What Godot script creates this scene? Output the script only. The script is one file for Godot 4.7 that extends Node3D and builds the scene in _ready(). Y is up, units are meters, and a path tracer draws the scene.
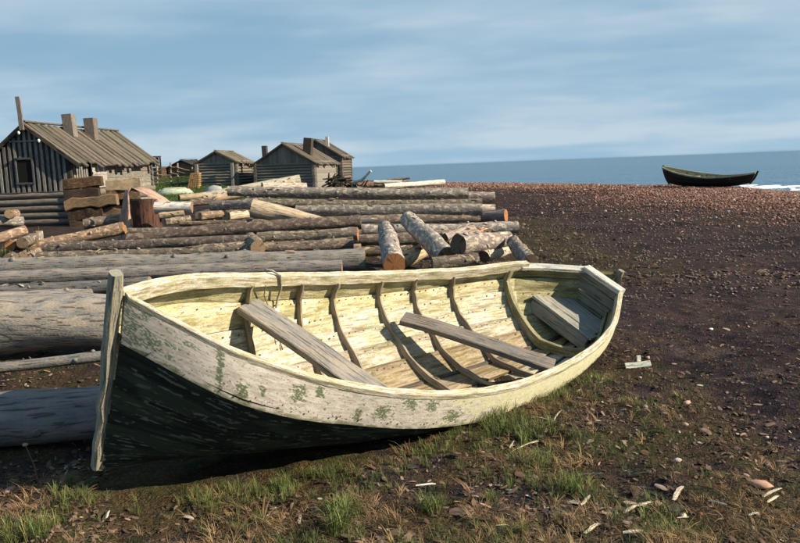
extends Node3D

# ---- camera constants: metres, y up, looking along -z ----
const F := 778.0
const EYE := 1.65
const PITCH := 0.13515
const ROLL := 0.03752

var rng := RandomNumberGenerator.new()
var used := {}
var M := {}
var nz := FastNoiseLite.new()
var nz2 := FastNoiseLite.new()

func _ready():
	rng.seed = 4711
	nz.seed = 5; nz.frequency = 1.0; nz.fractal_octaves = 4
	nz2.seed = 77; nz2.frequency = 1.0; nz2.noise_type = FastNoiseLite.TYPE_SIMPLEX_SMOOTH; nz2.fractal_octaves = 2
	view_and_light()
	make_materials()
	ground_and_sea()
	houses()
	log_field()
	rowing_boat()
	far_boat()
	yard_things()
	foreground()
	litter()

# ------------------------------------------------------------------ camera, sky, sun
func view_and_light():
	var cam := Camera3D.new(); cam.name = "camera"; add_child(cam)
	cam.fov = rad_to_deg(2.0 * atan(271.5 / F)); cam.near = 0.05; cam.far = 9000.0
	cam.position = Vector3(0, EYE, 0)
	cam.basis = Basis(Vector3.RIGHT, -PITCH) * Basis(Vector3.BACK, -ROLL)
	cam.current = true
	var we := WorldEnvironment.new(); we.name = "world_environment"
	var e := Environment.new()
	e.tonemap_mode = Environment.TONE_MAPPER_LINEAR
	e.tonemap_exposure = 1.85
	e.background_mode = Environment.BG_SKY
	e.sdfgi_enabled = true; e.ssao_enabled = true; e.ssil_enabled = true
	var sky := Sky.new(); var pm := PanoramaSkyMaterial.new()
	pm.panorama = sky_texture(); sky.sky_material = pm; e.sky = sky
	we.environment = e; add_child(we)
	var sun := DirectionalLight3D.new(); sun.name = "sun"; add_child(sun)
	sun.light_energy = 1.6; sun.light_angular_distance = 0.5; sun.light_color = Color(1.0, 0.93, 0.82)
	sun.shadow_enabled = true
	var el := deg_to_rad(29.0); var az := deg_to_rad(15.0)
	sun.look_at_from_position(Vector3.ZERO, -Vector3(cos(el) * cos(az), sin(el), cos(el) * sin(az)))

func sky_texture() -> ImageTexture:
	var w := 3072; var h := 1536
	var im := Image.create(w, h, false, Image.FORMAT_RGBF)
	var n1 := FastNoiseLite.new(); n1.seed = 11; n1.frequency = 1.0; n1.fractal_octaves = 6; n1.fractal_gain = 0.52
	var n2 := FastNoiseLite.new(); n2.seed = 23; n2.frequency = 1.0; n2.fractal_octaves = 5
	var top := Color(0.058, 0.130, 0.240); var mid := Color(0.126, 0.226, 0.320); var low := Color(0.175, 0.275, 0.362); var cloud := Color(0.295, 0.362, 0.412)
	for y in h:
		var el := (0.5 - (y + 0.5) / h) * PI
		var s := sin(el)
		if s < -0.02:
			if y > h / 2 + 18:
				break
		var base := low.lerp(mid, smoothstep(0.0, 0.22, s)).lerp(top, smoothstep(0.2, 0.9, s))
		for x in w:
			var a := ((x + 0.5) / w - 0.5) * TAU
			var dx := sin(a); var dz := -cos(a)
			var k := 1.0 / (maxf(s, 0.0) + 0.10)
			var ce := cos(el)
			var px := dx * ce * k; var pz := dz * ce * k
			# high thin veil in long streaks, drawn out across the view of the lake
			var v := n1.get_noise_3d(px * 0.42 + pz * 0.12, pz * 0.62 - px * 0.12, 3.0) * 0.5 + 0.5
			var v2 := n2.get_noise_3d(px * 1.2, pz * 2.8 - px * 0.3, 9.0) * 0.5 + 0.5
			var c := 0.04 + smoothstep(0.32, 0.82, v) * 0.62 + smoothstep(0.52, 0.80, v2) * 0.22 * smoothstep(0.3, 0.7, v)
			# low bank of cloud far out over the water
			var e_deg := rad_to_deg(el)
			var edge := n2.get_noise_2d(dx * 3.0 + 40.0, dz * 3.0) * 1.1
			var puff := n1.get_noise_3d(dx * 9.0, e_deg * 1.1, dz * 9.0) * 0.5 + 0.5
			c += smoothstep(0.7, 1.5, e_deg + edge * 0.4) * (1.0 - smoothstep(1.2, 2.9, e_deg - edge + (puff - 0.5) * 1.6)) * (0.30 + 0.9 * puff) * 1.15
			c = clampf(c, 0.0, 0.9)
			im.set_pixel(x, y, base.lerp(cloud, c))
	var below := Color(0.08, 0.14, 0.20)
	im.fill_rect(Rect2i(0, h / 2 + 19, w, h / 2 - 19), below)
	return ImageTexture.create_from_image(im)

# ------------------------------------------------------------------ helpers
func at(x: float, y: float, d: float) -> Vector3:      # a point seen at (x, y) of the 800 x 543 view, d metres ahead
	x -= 400.0; y -= 271.5
	var px := x * cos(ROLL) - y * sin(ROLL); var py := x * sin(ROLL) + y * cos(ROLL)
	var v := Vector3(px / F, -py / F * cos(PITCH) - sin(PITCH), cos(PITCH) - py / F * sin(PITCH))
	v *= d / v.z
	return Vector3(v.x, EYE + v.y, -v.z)

func on_ground(x: float, y: float) -> Vector3:
	var a := at(x, y, 10.0) - Vector3(0, EYE, 0)
	var p := Vector3(0, EYE, 0) + a * (EYE / -a.y)
	p.y = gh(p.x, -p.z)
	return p

func numbered(called: String) -> String:
	if not used.has(called):
		used[called] = 0
		return called
	used[called] += 1
	return "%s_%03d" % [called, used[called]]

func tag(o: Node, label: String, category: String, group := ""):
	o.set_meta("label", label); o.set_meta("category", category)
	if group != "":
		o.set_meta("group", group)

func thing(called: String, label: String, category: String, pos: Vector3, basis_ := Basis.IDENTITY, group := "") -> Node3D:
	var o := Node3D.new(); o.name = numbered(called); add_child(o)
	o.transform = Transform3D(basis_, pos)
	tag(o, label, category, group)
	return o

func part(called: String, mesh: Mesh, mat: Material, parent: Node, xf := Transform3D.IDENTITY) -> MeshInstance3D:
	var o := MeshInstance3D.new(); o.name = called; o.mesh = mesh
	if mat:
		o.material_override = mat
	parent.add_child(o, true); o.transform = xf
	return o

func structure(called: String, mesh: Mesh, mat: Material) -> MeshInstance3D:
	var o := part(called, mesh, mat, self); o.set_meta("kind", "structure"); return o

func newst() -> SurfaceTool:
	var st := SurfaceTool.new(); st.begin(Mesh.PRIMITIVE_TRIANGLES); return st

func vert(st: SurfaceTool, p: Vector3, uv: Vector2, c: Color):
	st.set_color(c); st.set_uv(uv); st.add_vertex(p)

func quad(st: SurfaceTool, a: Vector3, b: Vector3, c: Vector3, d: Vector3, ua: Vector2, ub: Vector2, uc: Vector2, ud: Vector2, col: Color):
	vert(st, a, ua, col); vert(st, b, ub, col); vert(st, c, uc, col)
	vert(st, a, ua, col); vert(st, c, uc, col); vert(st, d, ud, col)

# rings of equal length swept into a skin; hard keeps each ring edge sharp
func sweep(st: SurfaceTool, rings: Array, hard: bool, c0: bool, c1: bool, col: Color, closed := true, us := 1.0, vs := 1.0, uoff := Vector2.ZERO):
	var n: int = rings[0].size(); var m := n if closed else n - 1
	var u0 := 0.0
	for i in rings.size() - 1:
		var r: PackedVector3Array = rings[i]; var q: PackedVector3Array = rings[i + 1]
		var u1 := u0 + (r[0] + r[n / 2]).distance_to(q[0] + q[n / 2]) * 0.5
		var v0 := 0.0
		for k in m:
			var k2 := (k + 1) % n
			var v1 := v0 + r[k].distance_to(r[k2])
			st.set_smooth_group(k if hard else 0)
			quad(st, r[k], q[k], q[k2], r[k2], Vector2(u0 * us, v0 * vs) + uoff, Vector2(u1 * us, v0 * vs) + uoff, Vector2(u1 * us, v1 * vs) + uoff, Vector2(u0 * us, v1 * vs) + uoff, col)
			v0 = v1
		u0 = u1
	st.set_smooth_group(-1)
	for e in 2:
		if (e == 0 and not c0) or (e == 1 and not c1):
			continue
		var r: PackedVector3Array = rings[0] if e == 0 else rings[rings.size() - 1]
		var mid := Vector3.ZERO
		for p in r:
			mid += p
		mid /= n
		for k in n:
			var a := r[k]; var b := r[(k + 1) % n]
			if e == 1:
				var t := a; a = b; b = t
			vert(st, mid, uoff + Vector2(0.5, 0.5) * us, col); vert(st, a, uoff + Vector2(a.z + a.x * 0.3, a.y) * us, col); vert(st, b, uoff + Vector2(b.z + b.x * 0.3, b.y) * us, col)

func done(st: SurfaceTool, into: ArrayMesh = null, mat: Material = null) -> ArrayMesh:
	st.generate_normals()
	if mat:
		st.set_material(mat)
	return st.commit(into) if into else st.commit()

# a board along x with slightly uneven, chamfered edges; centre at the origin
func board_mesh(l: float, h: float, t: float, col: Color, seed_ := 0, warp := 0.004, segs := 6) -> ArrayMesh:
	var st := newst(); var rings := []
	var ch := minf(h, t) * 0.12
	var r := RandomNumberGenerator.new(); r.seed = seed_ * 31 + 7
	var uo := Vector2(r.randf(), r.randf())
	for i in segs + 1:
		var x := -l / 2 + l * i / segs
		var dy := nz2.get_noise_2d(x * 1.7 + seed_ * 9.1, 3.3) * warp * 3.0; var dz := nz2.get_noise_2d(x * 1.3, seed_ * 5.7) * warp * 3.0
		var hh := h / 2 + nz2.get_noise_2d(x * 6.0, seed_ * 3.1 + 50.0) * warp; var tt := t / 2
		rings.append(PackedVector3Array([Vector3(x, dy - hh + ch, dz + tt), Vector3(x, dy - hh, dz + tt - ch), Vector3(x, dy - hh, dz - tt + ch), Vector3(x, dy - hh + ch, dz - tt), Vector3(x, dy + hh - ch, dz - tt), Vector3(x, dy + hh, dz - tt + ch), Vector3(x, dy + hh, dz + tt - ch), Vector3(x, dy + hh - ch, dz + tt)]))
	sweep(st, rings, true, true, true, col, true, 0.8, 1.6, uo)
	return done(st)

func box_at(called: String, a: Vector3, b: Vector3, h: float, t: float, col: Color, mat: Material, parent: Node, seed_ := 0, warp := 0.004, side := Vector3.UP) -> MeshInstance3D:
	# a board from a to b (local to the parent), its height along "side"
	var ax := (b - a).normalized(); var z := ax.cross(side).normalized(); var y := z.cross(ax).normalized()
	return part(called, board_mesh(a.distance_to(b), h, t, col, seed_, warp), mat, parent, Transform3D(Basis(ax, y, z), (a + b) / 2))

func tube(pts: Array, rad: Array, n := 8, col := Color.WHITE, caps := true) -> ArrayMesh:
	var st := newst(); var rings := []
	var up := Vector3.UP
	for i in pts.size():
		var p: Vector3 = pts[i]
		var t: Vector3 = (pts[mini(i + 1, pts.size() - 1)] - pts[maxi(i - 1, 0)]).normalized()
		if absf(t.dot(up)) > 0.95:
			up = Vector3.RIGHT
		var x := t.cross(up).normalized(); var y := x.cross(t).normalized()
		up = y
		var ring := PackedVector3Array()
		for k in n:
			var a := TAU * k / n
			ring.append(p + (x * cos(a) + y * sin(a)) * float(rad[i]))
		rings.append(ring)
	sweep(st, rings, false, caps, caps, col, true, 1.0, 2.0)
	return done(st)

func tint(c: Color, k := 0.12) -> Color:
	var f := 1.0 + rng.randf_range(-k, k)
	return Color(c.r * f * (1.0 + rng.randf_range(-k, k) * 0.25), c.g * f, c.b * f * (1.0 + rng.randf_range(-k, k) * 0.25))

# ------------------------------------------------------------------ materials
func noise_img(w: int, h: int, freq: float, sd: int, to_w := 0, to_h := 0, type := FastNoiseLite.TYPE_SIMPLEX_SMOOTH, oct := 3) -> Image:
	var n := FastNoiseLite.new(); n.seed = sd; n.frequency = freq; n.noise_type = type; n.fractal_octaves = oct
	if type == FastNoiseLite.TYPE_CELLULAR:
		n.cellular_return_type = FastNoiseLite.RETURN_DISTANCE2_SUB
	var im := n.get_seamless_image(w, h)
	if to_w > 0:
		im.resize(to_w, to_h, Image.INTERPOLATE_CUBIC)
	return im

func g(im: Image, x: int, y: int) -> float:
	return im.get_pixel(x, y).r

func tex(im: Image, mip := true) -> ImageTexture:
	if mip:
		im.generate_mipmaps()
	return ImageTexture.create_from_image(im)

func normal_of(im: Image, strength: float) -> ImageTexture:
	var c := im.duplicate() as Image
	c.convert(Image.FORMAT_RGBA8)
	c.bump_map_to_normal_map(strength)
	return tex(c)

func std(rough := 0.9, tint_by_vertex := true) -> StandardMaterial3D:
	var m := StandardMaterial3D.new(); m.roughness = rough; m.vertex_color_use_as_albedo = tint_by_vertex
	m.metallic_specular = 0.3
	return m

func lin(r: float, g_: float, b: float) -> Color:
	return Color(clampf(r, 0, 1), clampf(g_, 0, 1), clampf(b, 0, 1)).linear_to_srgb()

func make_materials():
	var S := 512
	# weathered wood: grain runs along u
	var s1 := noise_img(64, 512, 0.06, 1, S, S); var s2 := noise_img(32, 256, 0.05, 2, S, S); var blot := noise_img(256, 256, 0.02, 3, S, S); var fine := noise_img(128, 512, 0.25, 4, S, S)
	var wood := Image.create(S, S, false, Image.FORMAT_RGBA8); var woodh := Image.create(S, S, false, Image.FORMAT_RGBA8)
	for y in S:
		for x in S:
			var a := g(s1, x, y); var b := g(s2, x, y); var c := g(blot, x, y); var d := g(fine, x, y)
			var crack := smoothstep(0.30, 0.22, a) * 0.5
			var v := 0.62 + 0.36 * a + 0.22 * (b - 0.5) + 0.3 * (c - 0.5) + 0.3 * (d - 0.5)
			v *= 1.0 - crack
			var warm := (c - 0.5) * 0.22 + (b - 0.5) * 0.16
			wood.set_pixel(x, y, lin(v * (1.0 + warm), v, v * (1.0 - warm)))
			var hgt := clampf(0.35 * a + 0.45 * d + 0.2 * b - crack, 0, 1)
			woodh.set_pixel(x, y, Color(hgt, hgt, hgt))
	var wt := tex(wood); var wn := normal_of(woodh, 5.0)
	M.wood = std(0.85); M.wood.albedo_texture = wt; M.wood.normal_enabled = true; M.wood.normal_texture = wn; M.wood.normal_scale = 0.9
	M.wood_uv2 = M.wood.duplicate(); M.wood_uv2.uv1_scale = Vector3(0.5, 1, 1)
	# bark: plates and peeled patches
	var cel := noise_img(256, 512, 0.035, 7, S, S, FastNoiseLite.TYPE_CELLULAR, 2); var bl2 := noise_img(256, 256, 0.03, 8, S, S, FastNoiseLite.TYPE_SIMPLEX_SMOOTH, 4); var fn := noise_img(512, 512, 0.12, 9, S, S)
	var bark := Image.create(S, S, false, Image.FORMAT_RGBA8); var barkh := Image.create(S, S, false, Image.FORMAT_RGBA8)
	for y in S:
		for x in S:
			var a := g(cel, x, y); var b := g(bl2, x, y); var c := g(fn, x, y); var d := g(s1, x, y)
			var peel := smoothstep(0.55, 0.72, b + (c - 0.5) * 0.35) * 0.8
			var v := 0.35 + 0.45 * a + 0.45 * (c - 0.5) + 0.2 * (d - 0.5)
			var p := 1.12 + 0.6 * (d - 0.5) + 0.3 * (c - 0.5)
			bark.set_pixel(x, y, lin(lerpf(v, p, peel), lerpf(v * 0.94, p * 0.90, peel), lerpf(v * 0.9, p * 0.74, peel)))
			var hgt := clampf(0.4 * a + 0.5 * c + 0.25 - peel * 0.3, 0, 1)
			barkh.set_pixel(x, y, Color(hgt, hgt, hgt))
	M.bark = std(0.95); M.bark.albedo_texture = tex(bark); M.bark.normal_enabled = true; M.bark.normal_texture = normal_of(barkh, 7.0); M.bark.normal_scale = 1.0
	# sawn end: rings and radial checks
	var E := 256; var ring := Image.create(E, E, false, Image.FORMAT_RGBA8)
	for y in E:
		for x in E:
			var p := Vector2(x - E * 0.5, y - E * 0.5) / (E * 0.5)
			var r := p.length() + nz2.get_noise_2d(p.x * 2.0, p.y * 2.0) * 0.06; var an := p.angle()
			var v := 0.78 + 0.16 * sin(r * 70.0) + 0.25 * nz.get_noise_2d(p.x * 9.0, p.y * 9.0)
			var crackv := nz2.get_noise_2d(an * 3.0 + 10.0, 2.0)
			if crackv > 0.42 and r < 0.85 and r > 0.12:
				v *= 0.45
			if r > 0.93:
				v *= 0.5
			ring.set_pixel(x, y, lin(v * 1.0, v * 0.97, v * 0.92))
	M.ends = std(0.9); M.ends.albedo_texture = tex(ring)
	# inside paint of the boat: old cream paint, worn to bare wood, yellow-green bloom and brown specks
	var pa := noise_img(128, 256, 0.022, 21, S, S, FastNoiseLite.TYPE_SIMPLEX_SMOOTH, 5); var pb := noise_img(160, 512, 0.045, 22, S, S, FastNoiseLite.TYPE_SIMPLEX_SMOOTH, 5); var pc := noise_img(512, 512, 0.06, 23, S, S)
	var paint := Image.create(S, S, false, Image.FORMAT_RGBA8); var painth := Image.create(S, S, false, Image.FORMAT_RGBA8)
	for y in S:
		for x in S:
			var a := g(pa, x, y); var b := g(pb, x, y); var c := g(pc, x, y); var d := g(s1, x, y)
			var col := Vector3(0.84, 0.79, 0.62)
			col = col.lerp(Vector3(0.72, 0.67, 0.40), smoothstep(0.42, 0.62, a) * 0.8)
			col = col.lerp(Vector3(0.88, 0.86, 0.80), smoothstep(0.50, 0.60, b) * 0.7)
			col = col.lerp(Vector3(0.60, 0.50, 0.36), smoothstep(0.54, 0.66, g(pb, (x + 200) % S, (y + 90) % S)) * 0.75)
			col = col.lerp(Vector3(0.40, 0.40, 0.20), smoothstep(0.62, 0.72, g(pa, (x + 300) % S, (y + 150) % S) + (c - 0.5) * 0.5) * 0.65)
			col *= 0.58 + 0.36 * (d - 0.5) + 0.22 * (c - 0.5)
			col = col.lerp(Vector3(0.22, 0.15, 0.09), smoothstep(0.27, 0.2, d) * 0.55)
			var speck := smoothstep(0.70, 0.78, g(pc, (x * 2 + 31) % S, (y * 2 + 77) % S))
			col = col.lerp(Vector3(0.14, 0.08, 0.05), speck * 0.85)
			paint.set_pixel(x, y, lin(col.x, col.y, col.z))
			var hgt := clampf(0.5 + 0.3 * (d - 0.5) + 0.3 * smoothstep(0.5, 0.6, b) - 0.3 * speck, 0, 1)
			painth.set_pixel(x, y, Color(hgt, hgt, hgt))
	M.paint_in = std(0.75); M.paint_in.albedo_texture = tex(paint); M.paint_in.normal_enabled = true; M.paint_in.normal_texture = normal_of(painth, 3.0); M.paint_in.normal_scale = 0.7
	# outside of the top plank: bleached white-grey wood, patches of old green paint and moss
	var W := 1536; var H := 128
	var to := Image.create(W, H, false, Image.FORMAT_RGBA8)
	for y in H:
		for x in W:
			var u := float(x) / W; var v := float(y) / H
			var gx := u * 44.0; var gy := v * 2.0
			var grain := nz.get_noise_2d(gx * 0.9, gy * 14.0) * 0.5 + 0.5
			var n1 := nz.get_noise_2d(gx * 0.55 + 9.0, gy * 1.1) * 0.5 + 0.5
			var n2 := clampf(nz.get_noise_2d(gx * 1.3, gy * 3.6 + 7.0) * 0.5 + 0.5 + nz.get_noise_2d(gx * 5.0, gy * 16.0) * 0.14, 0.0, 1.0)
			var n3 := nz.get_noise_2d(gx * 6.0 + 70.0, gy * 8.0) * 0.5 + 0.5
			var col := Vector3(0.47, 0.44, 0.40) * (0.62 + 0.70 * grain)
			col = col.lerp(Vector3(0.58, 0.56, 0.50), smoothstep(0.5, 0.62, n2) * 0.6)
			col = col.lerp(Vector3(0.34, 0.31, 0.27), smoothstep(0.56, 0.66, nz.get_noise_2d(gx * 0.8 + 33.0, gy * 5.0) * 0.5 + 0.5) * 0.75)
			# old pale green paint over the after half
			var aft := smoothstep(0.36, 0.5, u + (n1 - 0.5) * 0.35)
			col = col.lerp(Vector3(0.52, 0.51, 0.30) * (0.75 + 0.5 * n2), aft * 0.75)
			col = col.lerp(Vector3(0.74, 0.71, 0.58), aft * smoothstep(0.55, 0.65, n3) * 0.55)
			# dark green patches, thick at the bow
			var bow := smoothstep(0.075, 0.01, u)
			var gr := smoothstep(0.66 - bow * 0.25, 0.70 - bow * 0.22, n2 * 0.6 + n1 * 0.4)
			col = col.lerp(Vector3(0.07, 0.12, 0.075) * (0.6 + n3), gr * 0.85 * smoothstep(0.36, 0.5, n3))
			for k in 10:
				var c: Vector3 = [Vector3(0.083, 0.45, 0.004), Vector3(0.105, 0.75, 0.010), Vector3(0.165, 0.42, 0.010), Vector3(0.19, 0.25, 0.007), Vector3(0.28, 0.55, 0.016), Vector3(0.32, 0.22, 0.015), Vector3(0.40, 0.65, 0.02), Vector3(0.125, 0.55, 0.004), Vector3(0.245, 0.72, 0.006), Vector3(0.355, 0.30, 0.012)][k]
				var dd := Vector2((u - c.x) / c.z, (v - c.y) * (1.6 if k == 0 else 4.5)).length()
				col = col.lerp(Vector3(0.07, 0.10, 0.045) * (0.6 + n3), smoothstep(1.2, 0.8, dd * 1.25 + (n2 - 0.5) * 2.6) * 0.9 * smoothstep(0.38, 0.52, n3 + (1.0 - dd) * 0.12))
			# rotten brown spots and moss along the lower lap
			col = col.lerp(Vector3(0.10, 0.055, 0.035), smoothstep(0.70, 0.76, n3) * 0.85)
			col = col.lerp(Vector3(0.09, 0.10, 0.05) * (0.5 + n3), smoothstep(0.86, 0.97, v + (n2 - 0.5) * 0.25) * 0.8)
			to.set_pixel(x, y, lin(col.x, col.y, col.z))
	M.paint_out = std(0.85); M.paint_out.albedo_texture = tex(to)
	# lower planks outside: flaking dark green over near-black base carrying the hull's painted shade
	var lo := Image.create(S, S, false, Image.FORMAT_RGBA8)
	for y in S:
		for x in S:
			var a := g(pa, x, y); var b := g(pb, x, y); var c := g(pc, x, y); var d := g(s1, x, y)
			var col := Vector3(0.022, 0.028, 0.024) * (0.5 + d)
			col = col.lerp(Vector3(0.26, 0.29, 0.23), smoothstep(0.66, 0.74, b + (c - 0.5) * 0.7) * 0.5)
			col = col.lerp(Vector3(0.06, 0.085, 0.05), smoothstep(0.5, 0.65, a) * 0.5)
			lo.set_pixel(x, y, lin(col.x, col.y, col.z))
	M.paint_low_shaded = std(0.9); M.paint_low_shaded.albedo_texture = tex(lo); M.paint_low_shaded.normal_enabled = true; M.paint_low_shaded.normal_texture = normal_of(painth, 4.0)
	# soil, multiplied by the ground's own colours
	var so := Image.create(S, S, false, Image.FORMAT_RGBA8); var soh := Image.create(S, S, false, Image.FORMAT_RGBA8)
	var cel2 := noise_img(512, 512, 0.05, 31, S, S, FastNoiseLite.TYPE_CELLULAR, 3)
	for y in S:
		for x in S:
			var a := g(fn, x, y); var b := g(cel2, x, y); var c := g(bl2, x, y)
			var v := 0.30 + 0.85 * b * a * 1.6 + 0.35 * (c - 0.5)
			var warm := (c - 0.5) * 0.4
			so.set_pixel(x, y, lin(v * (1.0 + warm), v, v * (1.0 - warm)))
			var hgt := clampf(0.6 * b + 0.5 * a, 0, 1)
			soh.set_pixel(x, y, Color(hgt, hgt, hgt))
	M.soil = std(1.0); M.soil.albedo_texture = tex(so); M.soil.normal_enabled = true; M.soil.normal_texture = normal_of(soh, 8.0)
	M.soil.uv1_triplanar = true; M.soil.uv1_world_triplanar = true; M.soil.uv1_scale = Vector3(1.1, 1.1, 1.1); M.soil.metallic_specular = 0.15
	# water
	var wv := noise_img(256, 512, 0.045, 41, S, S, FastNoiseLite.TYPE_SIMPLEX_SMOOTH, 4)
	M.water = StandardMaterial3D.new(); M.water.albedo_color = lin(0.07, 0.145, 0.22); M.water.roughness = 0.25; M.water.metallic_specular = 0.5
	M.water.normal_enabled = true; M.water.normal_texture = normal_of(wv, 10.0); M.water.normal_scale = 0.8
	M.water.uv1_triplanar = true; M.water.uv1_world_triplanar = true; M.water.uv1_scale = Vector3(0.12, 0.12, 0.30)
	M.plain = std(0.9)
	M.leaf = std(0.7); M.leaf.backlight_enabled = true; M.leaf.backlight = Color(0.35, 0.35, 0.35)
	M.stone = std(0.9)
	M.insul = std(0.5, false); M.insul.albedo_color = lin(0.75, 0.75, 0.72)
	M.stone_grey = std(0.95, false); M.stone_grey.albedo_color = lin(0.30, 0.30, 0.30)
	M.brown_head = std(0.9, false); M.brown_head.albedo_color = lin(0.35, 0.2, 0.1)

# ------------------------------------------------------------------ ground, shore, water
func shore_x(d: float) -> float:
	var k := [[-30.0, 26.0], [10.0, 19.5], [28.0, 16.8], [33.0, 17.4], [38.0, 18.8], [42.0, 18.2], [49.0, 14.6], [70.0, 6.0], [100.0, -3.0], [140.0, -20.0], [220.0, -70.0], [420.0, -240.0]]
	if d <= k[0][0]:
		return k[0][1]
	for i in k.size() - 1:
		if d <= k[i + 1][0]:
			return lerpf(k[i][1], k[i + 1][1], (d - k[i][0]) / (k[i + 1][0] - k[i][0]))
	return k[k.size() - 1][1]

func gh(x: float, d: float) -> float:
	var t := (shore_x(d) - x) * 0.8 + nz2.get_noise_2d(x * 0.15, d * 0.15) * 0.8
	var y := 0.03 * smoothstep(12.0, 4.0, t) - 0.75 * smoothstep(2.4, -3.0, t) - 2.5 * smoothstep(-2.0, -30.0, t)
	if t > 0.0:
		y += nz2.get_noise_2d(x * 0.35, d * 0.35) * 0.045 + nz.get_noise_2d(x * 1.6, d * 1.6) * 0.03
		if d < 14.0:
			y += nz.get_noise_2d(x * 6.0 + 50.0, d * 6.0) * 0.022 * smoothstep(14.0, 9.0, d)
	y += 1.5 * smoothstep(54.0, 96.0, d) * smoothstep(-9.0, -17.0, x)
	return y

func grassy(x: float, d: float) -> float:      # how much of the ground is grassed over
	var a := smoothstep(7.4, 5.0, d) * smoothstep(2.1, 0.7, x - (6.0 - d) * 0.15)
	a = maxf(a, smoothstep(4.4, 3.6, d) * 0.5)
	a = maxf(a, smoothstep(8.5, 7.0, d) * smoothstep(2.2, 1.9, x) * 0.7)
	a = maxf(a, smoothstep(4.6, 3.2, x) * smoothstep(9.5, 12.0, d) * smoothstep(26.0, 19.0, d) * 0.55)
	a = maxf(a, smoothstep(-6.0, -10.0, x) * smoothstep(38.0, 46.0, d))
	return a

func ground_color(x: float, d: float) -> Color:
	var n := nz.get_noise_2d(x * 0.9, d * 0.9) * 0.5 + 0.5; var m := nz.get_noise_2d(x * 3.5 + 20.0, d * 3.5) * 0.5 + 0.5
	var l := nz2.get_noise_2d(x * 0.22 + 5.0, d * 0.22) * 0.5 + 0.5
	var c := Color(0.078, 0.060, 0.064).lerp(Color(0.105, 0.076, 0.068), smoothstep(0.4, 0.75, n))
	c = c.lerp(Color(0.040, 0.032, 0.042), smoothstep(0.45, 0.62, l + (m - 0.5) * 0.3) * 0.8)
	c = c.lerp(Color(0.15, 0.115, 0.10), smoothstep(0.58, 0.72, nz.get_noise_2d(x * 0.5 + d * 0.35 + 70.0, d * 1.5 - x * 0.3) * 0.5 + 0.5) * 0.6)
	c = c.lerp(Color(0.12, 0.095, 0.05), smoothstep(0.55, 0.7, m) * 0.45)
	var gr := grassy(x, d)
	c = c.lerp(Color(0.13, 0.095, 0.045).lerp(Color(0.085, 0.095, 0.035), smoothstep(0.45, 0.65, m)), gr * smoothstep(0.2, 0.55, n) * 0.8)
	if d > 30.0:
		c = c.lerp(Color(0.065, 0.11, 0.03), smoothstep(-6.0, -10.0, x) * smoothstep(38.0, 46.0, d) * 0.85)
	var t := shore_x(d) - x + (n - 0.5) * 6.0
	c = c.lerp(Color(0.20, 0.095, 0.065).lerp(Color(0.26, 0.16, 0.12), m), smoothstep(9.5, 5.0, t) * 0.85)
	return Color(c.r * 0.9, c.g * 0.88, c.b * 0.9)

func steps(a: Array) -> PackedFloat32Array:      # [from, [to, step], ...]
	var o := PackedFloat32Array(); var x: float = a[0]; o.append(x)
	for s in a.slice(1):
		while x < s[0] - 1e-4:
			x += s[1]
			o.append(x)
	return o

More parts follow.
